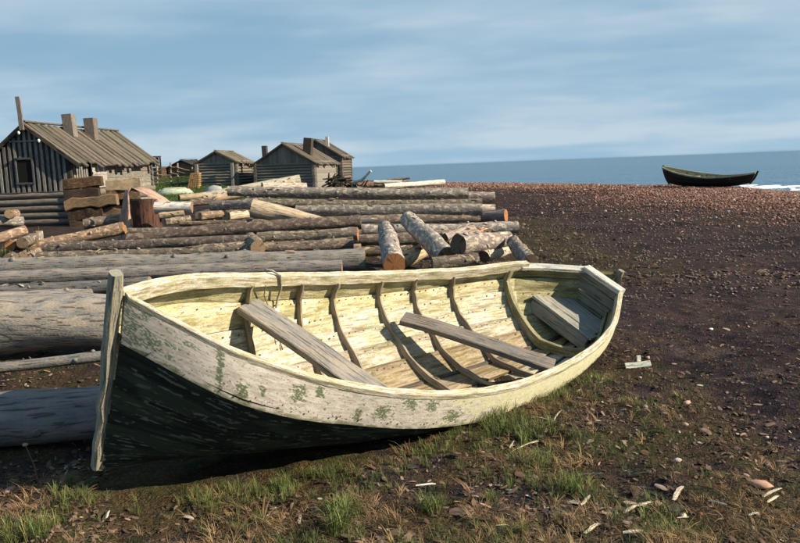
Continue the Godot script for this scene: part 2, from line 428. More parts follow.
func ground_and_sea():
	var xs := steps([-320.0, [-60.0, 20.0], [-20.0, 2.0], [-4.2, 0.3], [4.6, 0.045], [9.0, 0.2], [24.0, 0.4], [60.0, 4.0]])
	var ds := steps([-30.0, [1.0, 2.0], [2.6, 0.2], [8.0, 0.045], [14.0, 0.12], [40.0, 0.4], [110.0, 1.4], [420.0, 15.0]])
	var nx := xs.size(); var nd := ds.size()
	var v := PackedVector3Array(); var c := PackedColorArray(); var idx := PackedInt32Array()
	v.resize(nx * nd); c.resize(nx * nd)
	for j in nd:
		for i in nx:
			v[j * nx + i] = Vector3(xs[i], gh(xs[i], ds[j]), -ds[j]); c[j * nx + i] = ground_color(xs[i], ds[j])
	var nn := PackedVector3Array(); nn.resize(nx * nd)
	for j in nd:
		for i in nx:
			var i0 := maxi(i - 1, 0); var i1 := mini(i + 1, nx - 1); var j0 := maxi(j - 1, 0); var j1 := mini(j + 1, nd - 1)
			nn[j * nx + i] = (v[j1 * nx + i] - v[j0 * nx + i]).cross(v[j * nx + i1] - v[j * nx + i0]).normalized() * -1.0
			if nn[j * nx + i].y < 0.0:
				nn[j * nx + i] *= -1.0
	for j in nd - 1:
		for i in nx - 1:
			var a := j * nx + i
			idx.append_array(PackedInt32Array([a, a + nx, a + 1, a + 1, a + nx, a + nx + 1]))
	var arr := []; arr.resize(Mesh.ARRAY_MAX)
	arr[Mesh.ARRAY_VERTEX] = v; arr[Mesh.ARRAY_NORMAL] = nn; arr[Mesh.ARRAY_COLOR] = c; arr[Mesh.ARRAY_INDEX] = idx
	var am := ArrayMesh.new(); am.add_surface_from_arrays(Mesh.PRIMITIVE_TRIANGLES, arr)
	structure("ground", am, M.soil)
	# the lake: real low waves near the shore, the normal map beyond
	var wx := steps([-7000.0, [-400.0, 600.0], [-60.0, 20.0], [70.0, 0.9], [400.0, 20.0], [7000.0, 600.0]])
	var wd := steps([-200.0, [20.0, 20.0], [80.0, 0.35], [160.0, 1.0], [400.0, 6.0], [7600.0, 400.0]])
	nx = wx.size(); nd = wd.size()
	var st := newst(); st.set_smooth_group(0)
	v = PackedVector3Array(); v.resize(nx * nd); nn = PackedVector3Array(); nn.resize(nx * nd); idx = PackedInt32Array()
	for j in nd:
		for i in nx:
			var x := wx[i]; var d := wd[j]
			var fade := smoothstep(330.0, 60.0, d) * smoothstep(70.0, 50.0, absf(x))
			var along := (x - shore_x(d)) * 0.62
			var y := -0.42 + fade * (0.045 * sin(along * 1.5 + nz2.get_noise_2d(x * 0.06, d * 0.06) * 6.0) + 0.05 * nz.get_noise_2d(x * 0.35, d * 0.7))
			v[j * nx + i] = Vector3(x, y, -d)
	for j in nd:
		for i in nx:
			var i0 := maxi(i - 1, 0); var i1 := mini(i + 1, nx - 1); var j0 := maxi(j - 1, 0); var j1 := mini(j + 1, nd - 1)
			var q := (v[j1 * nx + i] - v[j0 * nx + i]).cross(v[j * nx + i1] - v[j * nx + i0]).normalized()
			nn[j * nx + i] = q if q.y > 0.0 else -q
	for j in nd - 1:
		for i in nx - 1:
			var a := j * nx + i
			idx.append_array(PackedInt32Array([a, a + nx, a + 1, a + 1, a + nx, a + nx + 1]))
	arr = []; arr.resize(Mesh.ARRAY_MAX)
	arr[Mesh.ARRAY_VERTEX] = v; arr[Mesh.ARRAY_NORMAL] = nn; arr[Mesh.ARRAY_INDEX] = idx
	am = ArrayMesh.new(); am.add_surface_from_arrays(Mesh.PRIMITIVE_TRIANGLES, arr)
	structure("water", am, M.water)
	# broken foam of small waves running up the shingle
	var fst := newst()
	for k in 15:
		var p := at(rng.randf_range(738.0, 850.0), rng.randf_range(185.0, 189.5), 10.0); var dir := p - Vector3(0, EYE, 0)
		p = Vector3(0, EYE, 0) + dir * ((EYE + 0.37) / -dir.y)
		var len := rng.randf_range(0.6, 2.8); var rings := []
		for i in 11:
			var x := p.x + len * (i / 10.0 - 0.5); var w := (0.05 + 0.28 * absf(nz.get_noise_2d(x * 2.0, k * 7.0))) * sin(PI * (i + 0.3) / 10.6)
			var z := p.z + nz2.get_noise_2d(x * 0.8, k * 3.0) * 0.5
			rings.append(PackedVector3Array([Vector3(x, -0.42, z - w), Vector3(x, -0.36 + 0.05 * w / 0.2, z), Vector3(x, -0.42, z + w)]))
		sweep(fst, rings, false, false, false, Color(0.75, 0.78, 0.8), false)
	var fo := part("surf_foam", done(fst), M.plain, self)
	fo.set_meta("kind", "stuff"); tag(fo, "broken white foam of small waves by the beached boat", "surf")

func pebble_mesh(sd: int) -> ArrayMesh:
	var st := newst(); st.set_smooth_group(0); var r := RandomNumberGenerator.new(); r.seed = sd
	var rings := []
	for i in 5:
		var a := PI * (i + 0.001) / 4.0
		if i == 4:
			a = PI - 0.001
		var ring := PackedVector3Array()
		for k in 6:
			var b := TAU * k / 6.0; var q := 0.5 + nz2.get_noise_3d(cos(b) * 1.2 + sd * 7.0, sin(b) * 1.2, cos(a)) * 0.3
			ring.append(Vector3(sin(a) * cos(b) * q, cos(a) * 0.30, sin(a) * sin(b) * q * 0.8))
		rings.append(ring)
	sweep(st, rings, false, false, false, Color.WHITE)
	return done(st)

func scatter(called: String, label: String, category: String, mesh: Mesh, mat: Material, xf: Array, cols: Array):
	var mm := MultiMesh.new(); mm.transform_format = MultiMesh.TRANSFORM_3D; mm.use_colors = true; mm.mesh = mesh; mm.instance_count = xf.size()
	for i in xf.size():
		mm.set_instance_transform(i, xf[i]); mm.set_instance_color(i, cols[i])
	var o := MultiMeshInstance3D.new(); o.name = numbered(called); o.multimesh = mm; o.material_override = mat; add_child(o)
	o.set_meta("kind", "stuff"); tag(o, label, category)

# ------------------------------------------------------------------ log buildings
func round_log(l: float, r: float, col: Color, sd: int) -> ArrayMesh:
	var st := newst(); var rings := []
	for i in 7:
		var x := -l / 2 + l * i / 6.0; var ring := PackedVector3Array()
		for k in 8:
			var a := TAU * k / 8.0; var q := r * (1.0 + nz2.get_noise_3d(x * 1.5, cos(a) + sd * 3.0, sin(a)) * 0.18)
			ring.append(Vector3(x, cos(a) * q, sin(a) * q))
		rings.append(ring)
	sweep(st, rings, false, true, true, col, true, 0.5, 1.6, Vector2(sd * 0.37, sd * 0.61))
	return done(st)

# local frame: x across the gable, z from the gable (0) back to -l, y up
func cabin(o: Node3D, w: float, l: float, hw: float, hr: float, over: float, wall_col: Color, roof_col: Color, courses: int, sd: int, gable_boards := true):
	var r := hw / courses / 2.0
	for face in 4:
		for i in courses:
			var y := r * (2 * i + 1) + (r if face >= 2 else 0.0) * 0.9
			if y > hw + r:
				continue
			var long := (w if face < 2 else l) + 0.36
			var m := part("log", round_log(long, r * 1.04, tint(wall_col, 0.28), sd * 50 + face * 12 + i), M.wood, o)
			if face < 2:
				m.position = Vector3(0, y, 0.0 if face == 0 else -l)
			else:
				m.transform = Transform3D(Basis(Vector3.UP, PI / 2), Vector3(w / 2 * (1 if face == 2 else -1), y, -l / 2))
	if gable_boards:
		for e in 2:
			var n := int(w / 0.22)
			for i in n:
				var x := -w / 2 + w * (i + 0.5) / n
				var top := hr - (hr - hw) * absf(x) / (w / 2) - 0.03; var bot := hw - 0.02
				if top - bot < 0.08:
					continue
				box_at("gable_board", Vector3(x, bot, 0.06 if e == 0 else -l - 0.06), Vector3(x, top, 0.06 if e == 0 else -l - 0.06), w / n * 0.96, 0.03, tint(wall_col, 0.25), M.wood, o, sd + i, 0.003, Vector3.RIGHT)
	roof(o, w, l, hw, hr, over, roof_col, sd)

func roof(o: Node3D, w: float, l: float, hw: float, hr: float, over: float, col: Color, sd: int, front := 0.3):
	var slope := (hr - hw) / (w / 2)
	for s in [-1.0, 1.0]:
		var n := int((l + 2 * front) / 0.24)
		for i in n:
			var z := front - (l + 2 * front) * (i + 0.5) / n
			var jit := rng.randf_range(-0.12, 0.14)
			var a := Vector3(0, hr + 0.10, z); var b := Vector3(s * (w / 2 + over + jit), hw + 0.10 - slope * (over + jit), z)
			var bd := box_at("roof_board", a, b, (l + 2 * front) / n * 0.97, 0.035 + 0.03 * (i % 2), tint(col, 0.3), M.wood, o, sd + i, 0.006, Vector3.BACK)
			bd.position.y += 0.018 * (i % 2) + rng.randf_range(-0.012, 0.014) - 0.05 * sin(PI * (i + 0.5) / n); bd.rotate_object_local(Vector3.RIGHT, rng.randf_range(-0.06, 0.06))
		box_at("verge_board", Vector3(0, hr + 0.03, front - 0.02), Vector3(s * (w / 2 + over), hw + 0.03 - slope * over, front - 0.02), 0.14, 0.03, tint(col * 0.6, 0.1), M.wood, o, sd + 77)
	box_at("ridge_board", Vector3(0, hr + 0.17, front), Vector3(0, hr + 0.17, -l - front), 0.06, 0.2, tint(col * 1.1, 0.1), M.wood, o, sd + 78)

func chimney(o: Node3D, p: Vector3, w: float, h: float, col: Color, lean := 0.0):
	# four boards nailed into a box, open at the top
	var c := Node3D.new(); c.name = "chimney"; o.add_child(c, true); c.position = p; c.rotation.z = lean
	for k in 4:
		var a := k * PI / 2; var off := Vector3(sin(a), 0, cos(a)) * (w / 2 - 0.015)
		box_at("chimney_board", off, off + Vector3(0, h, 0), w - (0.0 if k % 2 == 0 else 0.064), 0.03, tint(col, 0.15), M.wood, c, k + 3, 0.003, Vector3(cos(a), 0, -sin(a)))

func houses():
	# near hut on the left, boarded gable over a log base
	var p := Vector3(-13.02, 0.0, -28.0)
	var o := thing("plank_hut", "large plank hut on the left with two wooden chimneys and a tall ridge spike", "hut", p, Basis(Vector3.UP, deg_to_rad(-4.0)))
	var w := 2.95; var l := 7.4; var hw := 2.38; var hr := 3.52
	var dark := Color(0.13, 0.125, 0.125); var pale := Color(0.42, 0.37, 0.31)
	for i in 5:
		for f in 2:
			part("base_log", round_log(w + 0.5 if f == 0 else l + 0.4, 0.125, tint(Color(0.22, 0.19, 0.16), 0.25), 300 + i * 2 + f), M.wood, o, Transform3D(Basis.IDENTITY if f == 0 else Basis(Vector3.UP, PI / 2), Vector3(0, 0.12 + i * 0.24, 0.0) if f == 0 else Vector3(w / 2, 0.12 + i * 0.24, -l / 2)))
	# upright gable boards: a dark under-layer of boards and narrow pale battens over the joints
	var nb := 15
	for i in nb:
		var x := -w / 2 + w * (i + 0.5) / nb
		var top := hr - (hr - hw) * absf(x) / (w / 2) - 0.02
		box_at("board", Vector3(x, 1.2, 0.0), Vector3(x, top, 0.0), w / nb * 0.98, 0.025, tint(Color(0.055, 0.05, 0.046), 0.2), M.wood, o, i, 0.002, Vector3.RIGHT)
		if i % 1 == 0 and i < nb - 1:
			var x2 := x + w / nb / 2.0
			var top2 := hr - (hr - hw) * absf(x2) / (w / 2) - 0.02
			if absf(x2 + 0.18) < 0.33:
				box_at("batten", Vector3(x2, 1.2, 0.03), Vector3(x2, 1.48, 0.03), 0.10, 0.022, tint(Color(0.25, 0.24, 0.23), 0.3), M.wood, o, i + 30, 0.003, Vector3.RIGHT)
				box_at("batten", Vector3(x2, 2.42, 0.03), Vector3(x2, top2, 0.03), 0.10, 0.022, tint(Color(0.25, 0.24, 0.23), 0.3), M.wood, o, i + 40, 0.003, Vector3.RIGHT)
			else:
				box_at("batten", Vector3(x2, 1.2, 0.03), Vector3(x2, top2, 0.03), 0.10, 0.022, tint(Color(0.25, 0.24, 0.23), 0.3), M.wood, o, i + 30, 0.003, Vector3.RIGHT)
	box_at("gable_beam", Vector3(-w / 2, 1.16, 0.06), Vector3(w / 2, 1.16, 0.06), 0.09, 0.06, Color(0.09, 0.08, 0.075), M.wood, o, 5)
	box_at("gable_beam", Vector3(-0.62, 3.0, 0.06), Vector3(0.62, 3.0, 0.06), 0.05, 0.03, Color(0.3, 0.3, 0.32), M.wood, o, 6)
	# small dark window with a frame
	var win := part("window", board_mesh(0.62, 0.86, 0.02, Color(0.012, 0.012, 0.014), 9, 0.0), M.plain, o, Transform3D(Basis.IDENTITY, Vector3(-0.18, 1.95, 0.025)))
	for s in [-1.0, 1.0]:
		box_at("frame", Vector3(s * 0.31, -0.46, 0.03), Vector3(s * 0.31, 0.46, 0.03), 0.07, 0.04, Color(0.12, 0.12, 0.125), M.wood, win, 2, 0.002, Vector3.RIGHT)
		box_at("frame", Vector3(-0.27, s * 0.44, 0.03), Vector3(0.27, s * 0.44, 0.03), 0.07, 0.04, Color(0.12, 0.12, 0.125), M.wood, win, 3, 0.002)
	# right-hand wall, towards the sun: upright boards, a pale shutter door, then long level planks
	for i in 7:
		var z := -0.12 - i * 0.19
		box_at("board", Vector3(w / 2, 1.2, z), Vector3(w / 2, hw, z), 0.19, 0.025, tint(Color(0.055, 0.05, 0.046), 0.2), M.wood, o, i + 60, 0.002, Vector3.BACK)
		if i > 0:
			box_at("batten", Vector3(w / 2 + 0.03, 1.2, z + 0.095), Vector3(w / 2 + 0.03, hw, z + 0.095), 0.10, 0.022, tint(Color(0.25, 0.24, 0.23), 0.2), M.wood, o, i + 70, 0.002, Vector3.BACK)
	var door := part("door", board_mesh(1.25, 1.0, 0.04, Color(0.40, 0.38, 0.35), 4, 0.002), M.wood, o, Transform3D(Basis(Vector3.UP, PI / 2), Vector3(w / 2 + 0.04, 1.75, -2.15)))
	for s in [-0.33, 0.05]:
		box_at("ledge", Vector3(-0.62, s, 0.03), Vector3(0.62, s, 0.03), 0.09, 0.03, Color(0.42, 0.40, 0.37), M.wood, door, 3)
	for i in 6:
		var y := 0.98 + i * 0.245
		var sh := 0.0 if i < 1 else -2.8
		box_at("wall_plank", Vector3(w / 2 + 0.01, y, sh), Vector3(w / 2 + 0.01, y, -l), 0.238, 0.05, tint(Color(0.26, 0.235, 0.205), 0.25), M.wood, o, i + 80, 0.005)
	for i in 10:
		part("log", round_log(w + 0.2, 0.12, tint(dark, 0.2), 330 + i), M.wood, o, Transform3D(Basis.IDENTITY, Vector3(0, 0.12 + i * 0.235, -l)))
		part("log", round_log(l + 0.2, 0.12, tint(dark, 0.2), 340 + i), M.wood, o, Transform3D(Basis(Vector3.UP, PI / 2), Vector3(-w / 2, 0.12 + i * 0.235, -l / 2)))
	roof(o, w, l, hw, hr, 0.45, Color(0.145, 0.125, 0.10), 9, 0.22)
	var sp := part("ridge_spike", board_mesh(1.15, 0.16, 0.06, Color(0.24, 0.21, 0.19), 8, 0.004), M.wood, o, Transform3D(Basis(Vector3(-0.03, 1, 0).normalized(), Vector3(-1, -0.03, 0).normalized(), Vector3.BACK), Vector3(-0.02, 3.95, 0.28)))
	sp.set_meta("label", "tall plank spike standing at the ridge end")
	chimney(o, Vector3(0.36, 3.2, -2.55), 0.38, 0.88, Color(0.22, 0.195, 0.175), 0.05)
	chimney(o, Vector3(0.42, 3.14, -4.2), 0.40, 0.88, Color(0.19, 0.165, 0.145), 0.02)
	for q in [Vector3(-0.12, 3.28, 0.30), Vector3(0.58, 2.98, 0.30)]:
		part("insulator", pebble_mesh(3), M.insul, o, Transform3D(Basis.from_scale(Vector3(0.10, 0.22, 0.10)), q))
	# crib of heavy squared beams in front of the side wall
	var cb := thing("beam_crib", "stack of heavy squared brown beams against the left hut's side", "beam stack", Vector3(-11.3, -0.06, -26.6))
	var rows := [[0.0, 1.28, 1.52, 0.0, 0.16, 0.105, 0.07], [0.02, 1.25, 1.15, -0.02, 0.055, 0.042, 0.035], [0.05, 1.85, 0.80, 0.06, 0.24, 0.165, 0.10], [0.1, 1.15, 0.43, 0.0, 0.10, 0.07, 0.05], [0.1, 1.1, 0.08, 0.0, 0.06, 0.045, 0.035], [1.32, 2.45, 1.42, -0.35, 0.34, 0.27, 0.18], [1.3, 2.3, 1.06, -0.4, 0.17, 0.12, 0.08], [1.2, 2.1, 0.42, -0.1, 0.15, 0.10, 0.065], [0.8, 2.3, 0.10, -0.5, 0.08, 0.06, 0.045], [0.0, 2.2, 0.70, -0.55, 0.05, 0.04, 0.035], [0.0, 2.2, 0.30, -0.55, 0.05, 0.04, 0.035]]
	for i in rows.size():
		var q: Array = rows[i]
		box_at("beam", Vector3(q[0], q[2], q[3]), Vector3(q[1] + rng.randf_range(-0.12, 0.15), q[2] + (0.14 if i == 2 else rng.randf_range(-0.04, 0.06)), q[3] - rng.randf_range(0.0, 0.3)), 0.36 if i < 3 else 0.40, 0.3, Color(q[4], q[5], q[6]), M.bark if i % 3 == 0 else M.wood, cb, i + 4, 0.03)
	for i in 2:
		box_at("beam", Vector3(0.2 + i * 0.75, 0.0, -0.42), Vector3(0.2 + i * 0.75, 1.66, -0.42), 0.22, 0.12, Color(0.06, 0.05, 0.04), M.wood, cb, 30 + i, 0.01, Vector3.RIGHT)

	# low hut with two pale posts, left of centre
	o = thing("log_hut", "small low log hut with two pale front posts, left of the middle hut", "hut", Vector3(-15.95, 0.25, -70.0), Basis(Vector3.UP, deg_to_rad(-8)))
	cabin(o, 3.5, 4.2, 2.3, 3.2, 0.42, Color(0.23, 0.205, 0.18), Color(0.20, 0.175, 0.13), 9, 2)
	for s in [-1.75, 1.55]:
		box_at("post", Vector3(s, -0.2, 0.42), Vector3(s, 2.2, 0.42), 0.26, 0.18, Color(0.28, 0.27, 0.25), M.wood, o, 3 + int(s), 0.004, Vector3.RIGHT)
	# middle hut, bright side wall
	o = thing("log_hut", "middle log hut with a sunlit pale side wall and a leaning dark chimney", "hut", Vector3(-9.74, 0.0, -68.46), Basis(Vector3.UP, deg_to_rad(-11)))
	cabin(o, 5.3, 7.0, 2.25, 3.85, 0.5, Color(0.23, 0.205, 0.18), Color(0.17, 0.145, 0.115), 9, 4)
	for i in 9:
		part("weatherboard", board_mesh(6.3, 0.24, 0.03, tint(Color(0.29, 0.27, 0.24), 0.15), 40 + i, 0.004), M.wood, o, Transform3D(Basis(Vector3.UP, PI / 2), Vector3(5.3 / 2 + 0.15, 0.13 + i * 0.25, -3.5)))
	chimney(o, Vector3(1.55, 2.9, -2.0), 0.72, 1.5, Color(0.075, 0.06, 0.05), -0.12)
	chimney(o, Vector3(-2.25, 2.75, -1.5), 0.42, 1.1, Color(0.10, 0.085, 0.08), 0.0)
	o = thing("log_hut", "rear log hut with a small white chimney behind the middle hut", "hut", Vector3(-8.3, 0.15, -82.0), Basis(Vector3.UP, deg_to_rad(-8)))
	cabin(o, 5.2, 5.0, 2.75, 4.4, 0.45, Color(0.16, 0.14, 0.12), Color(0.15, 0.13, 0.11), 10, 6)
	chimney(o, Vector3(1.0, 3.7, -1.2), 0.32, 1.1, Color(0.55, 0.52, 0.47), 0.0)
	# shed behind, far left, with upright pales on its wall
	o = thing("pale_shed", "far brown shed with a row of upright white pales on top", "shed", Vector3(-26.6, 1.15, -85.0), Basis(Vector3.UP, deg_to_rad(-6)))
	for i in 6:
		part("log", round_log(2.6, 0.11, tint(Color(0.12, 0.085, 0.06), 0.25), 500 + i), M.wood, o, Transform3D(Basis.IDENTITY, Vector3(0, 0.11 + i * 0.21, 0)))
		part("log", round_log(2.2, 0.11, tint(Color(0.12, 0.085, 0.06), 0.25), 510 + i), M.wood, o, Transform3D(Basis(Vector3.UP, PI / 2), Vector3(1.2, 0.2 + i * 0.21, -1.0)))
		part("log", round_log(2.2, 0.11, tint(Color(0.12, 0.085, 0.06), 0.25), 520 + i), M.wood, o, Transform3D(Basis(Vector3.UP, PI / 2), Vector3(-1.2, 0.2 + i * 0.21, -1.0)))
	part("wall_panel", board_mesh(2.5, 1.05, 0.05, Color(0.035, 0.033, 0.036), 6, 0.003), M.wood, o, Transform3D(Basis.IDENTITY, Vector3(0, 1.86, -0.1)))
	for i in 6:
		box_at("pale", Vector3(-1.05 + i * 0.42, 1.4, -0.05), Vector3(-1.05 + i * 0.42, 2.42, -0.05), 0.11, 0.03, tint(Color(0.5, 0.49, 0.47), 0.15), M.wood, o, i, 0.004, Vector3.RIGHT)
	box_at("top_rail", Vector3(-1.3, 2.45, -0.08), Vector3(1.3, 2.45, -0.08), 0.10, 0.12, Color(0.06, 0.055, 0.055), M.wood, o, 9)
	# sunken shed with a sagging dark roof
	o = thing("turf_shed", "far low shed with a sagging dark roof behind the fence", "shed", Vector3(-23.4, 1.3, -86.0), Basis(Vector3.UP, deg_to_rad(-12)))
	cabin(o, 3.0, 3.4, 1.1, 1.75, 0.4, Color(0.22, 0.15, 0.10), Color(0.06, 0.055, 0.055), 6, 10)

# ------------------------------------------------------------------ logs
var laid := []
# one log: a barked or bleached trunk with its own taper, bends and knots, and two sawn ends
func make_log(called: String, label: String, group: String, a: Vector3, b: Vector3, r0: float, r1: float, kind: String, sd: int, knots := 0, end_col := Color(0.42, 0.24, 0.12)) -> Node3D:
	var l := a.distance_to(b); var ax := (b - a).normalized()
	var z := ax.cross(Vector3.UP).normalized(); var y := z.cross(ax).normalized()
	var o := thing(called, label, "log", (a + b) / 2, Basis(ax, y, z), group)
	var cols := {"grey": Color(0.225, 0.21, 0.20), "silver": Color(0.33, 0.30, 0.265), "tan": Color(0.50, 0.39, 0.27), "pale": Color(0.58, 0.50, 0.40), "brown": Color(0.27, 0.235, 0.20), "dark": Color(0.22, 0.19, 0.165), "birch": Color(0.40, 0.37, 0.34), "white": Color(0.70, 0.66, 0.58), "rust": Color(0.38, 0.28, 0.215)}
	var barked: bool = kind in ["brown", "dark", "birch", "rust"]
	var col := tint(cols[kind], 0.22)
	if barked:
		col = col * 1.25
	laid.append([a, b, r0, r1])
	var st := newst(); var rings := []
	var n := 16; var m := clampi(int(l / 0.14), 6, 46)
	var bend := rng.randf_range(-0.5, 0.5) * 0.018 * l
	var kn := []
	for k in knots:
		kn.append([rng.randf_range(-0.46, 0.46) * l, rng.randf_range(-0.2, 1.9), rng.randf_range(0.7, 1.3)])
	for i in m + 1:
		var x := -l / 2 + l * i / m; var t := float(i) / m
		var r := lerpf(r0, r1, t); var ring := PackedVector3Array()
		var dy := bend * (1.0 - 4.0 * (t - 0.5) * (t - 0.5)); 
		for k in n:
			var an := TAU * k / n
			var q := r * (1.0 + nz2.get_noise_3d(x * 0.9 + sd * 13.0, cos(an) * 0.7, sin(an) * 0.7) * 0.18 + nz.get_noise_3d(x * 4.0, cos(an) * 2.0 + sd * 5.0, sin(an) * 2.0) * (0.10 if barked else 0.05))
			for kk in kn:
				var dd := Vector2((x - kk[0]) / 0.14, angle_difference(an, kk[1]) / 0.55).length()
				q += r * 0.13 * maxf(0.0, 1.0 - dd)
			ring.append(Vector3(x, dy + cos(an) * q, sin(an) * q))
		rings.append(ring)
	sweep(st, rings, false, false, false, col, true, 0.8, 1.1, Vector2(sd * 0.371, sd * 0.613))
	part("trunk", done(st), M.bark if barked else M.wood, o)
	for e in 2:
		var es := newst(); es.set_smooth_group(-1)
		var ring: PackedVector3Array = rings[0 if e == 0 else m]
		var c := Vector3(ring[0].x + (-0.004 if e == 0 else 0.004), 0, 0)
		for k in n:
			c.y += ring[k].y / n; c.z += ring[k].z / n
		for k in n:
			var k2 := (k + 1) % n
			vert(es, c, Vector2(0.5, 0.5), tint(end_col, 0.05))
			for q in ([k, k2] if e == 0 else [k2, k]):
				vert(es, ring[q], Vector2(0.5 + 0.48 * cos(TAU * q / n), 0.5 + 0.48 * sin(TAU * q / n)), end_col)
		part("cut_end", done(es), M.ends, o)
	for kk in kn:
		var r := lerpf(r0, r1, kk[0] / l + 0.5) * 1.08; var d := Vector3(0.2, cos(kk[1]), sin(kk[1])).normalized()
		var p := Vector3(kk[0], 0, 0) + Vector3(0, cos(kk[1]), sin(kk[1])) * r * 0.97
		var kr: float = clampf(r * 0.13, 0.012, 0.022) * kk[2]
		part("knot", tube([p, p + d * kr * 0.6, p + d * kr * 1.0], [kr * 1.7, kr * 1.1, kr * 0.7], 7, tint(col * 0.8, 0.2)), M.wood, o)
	return o

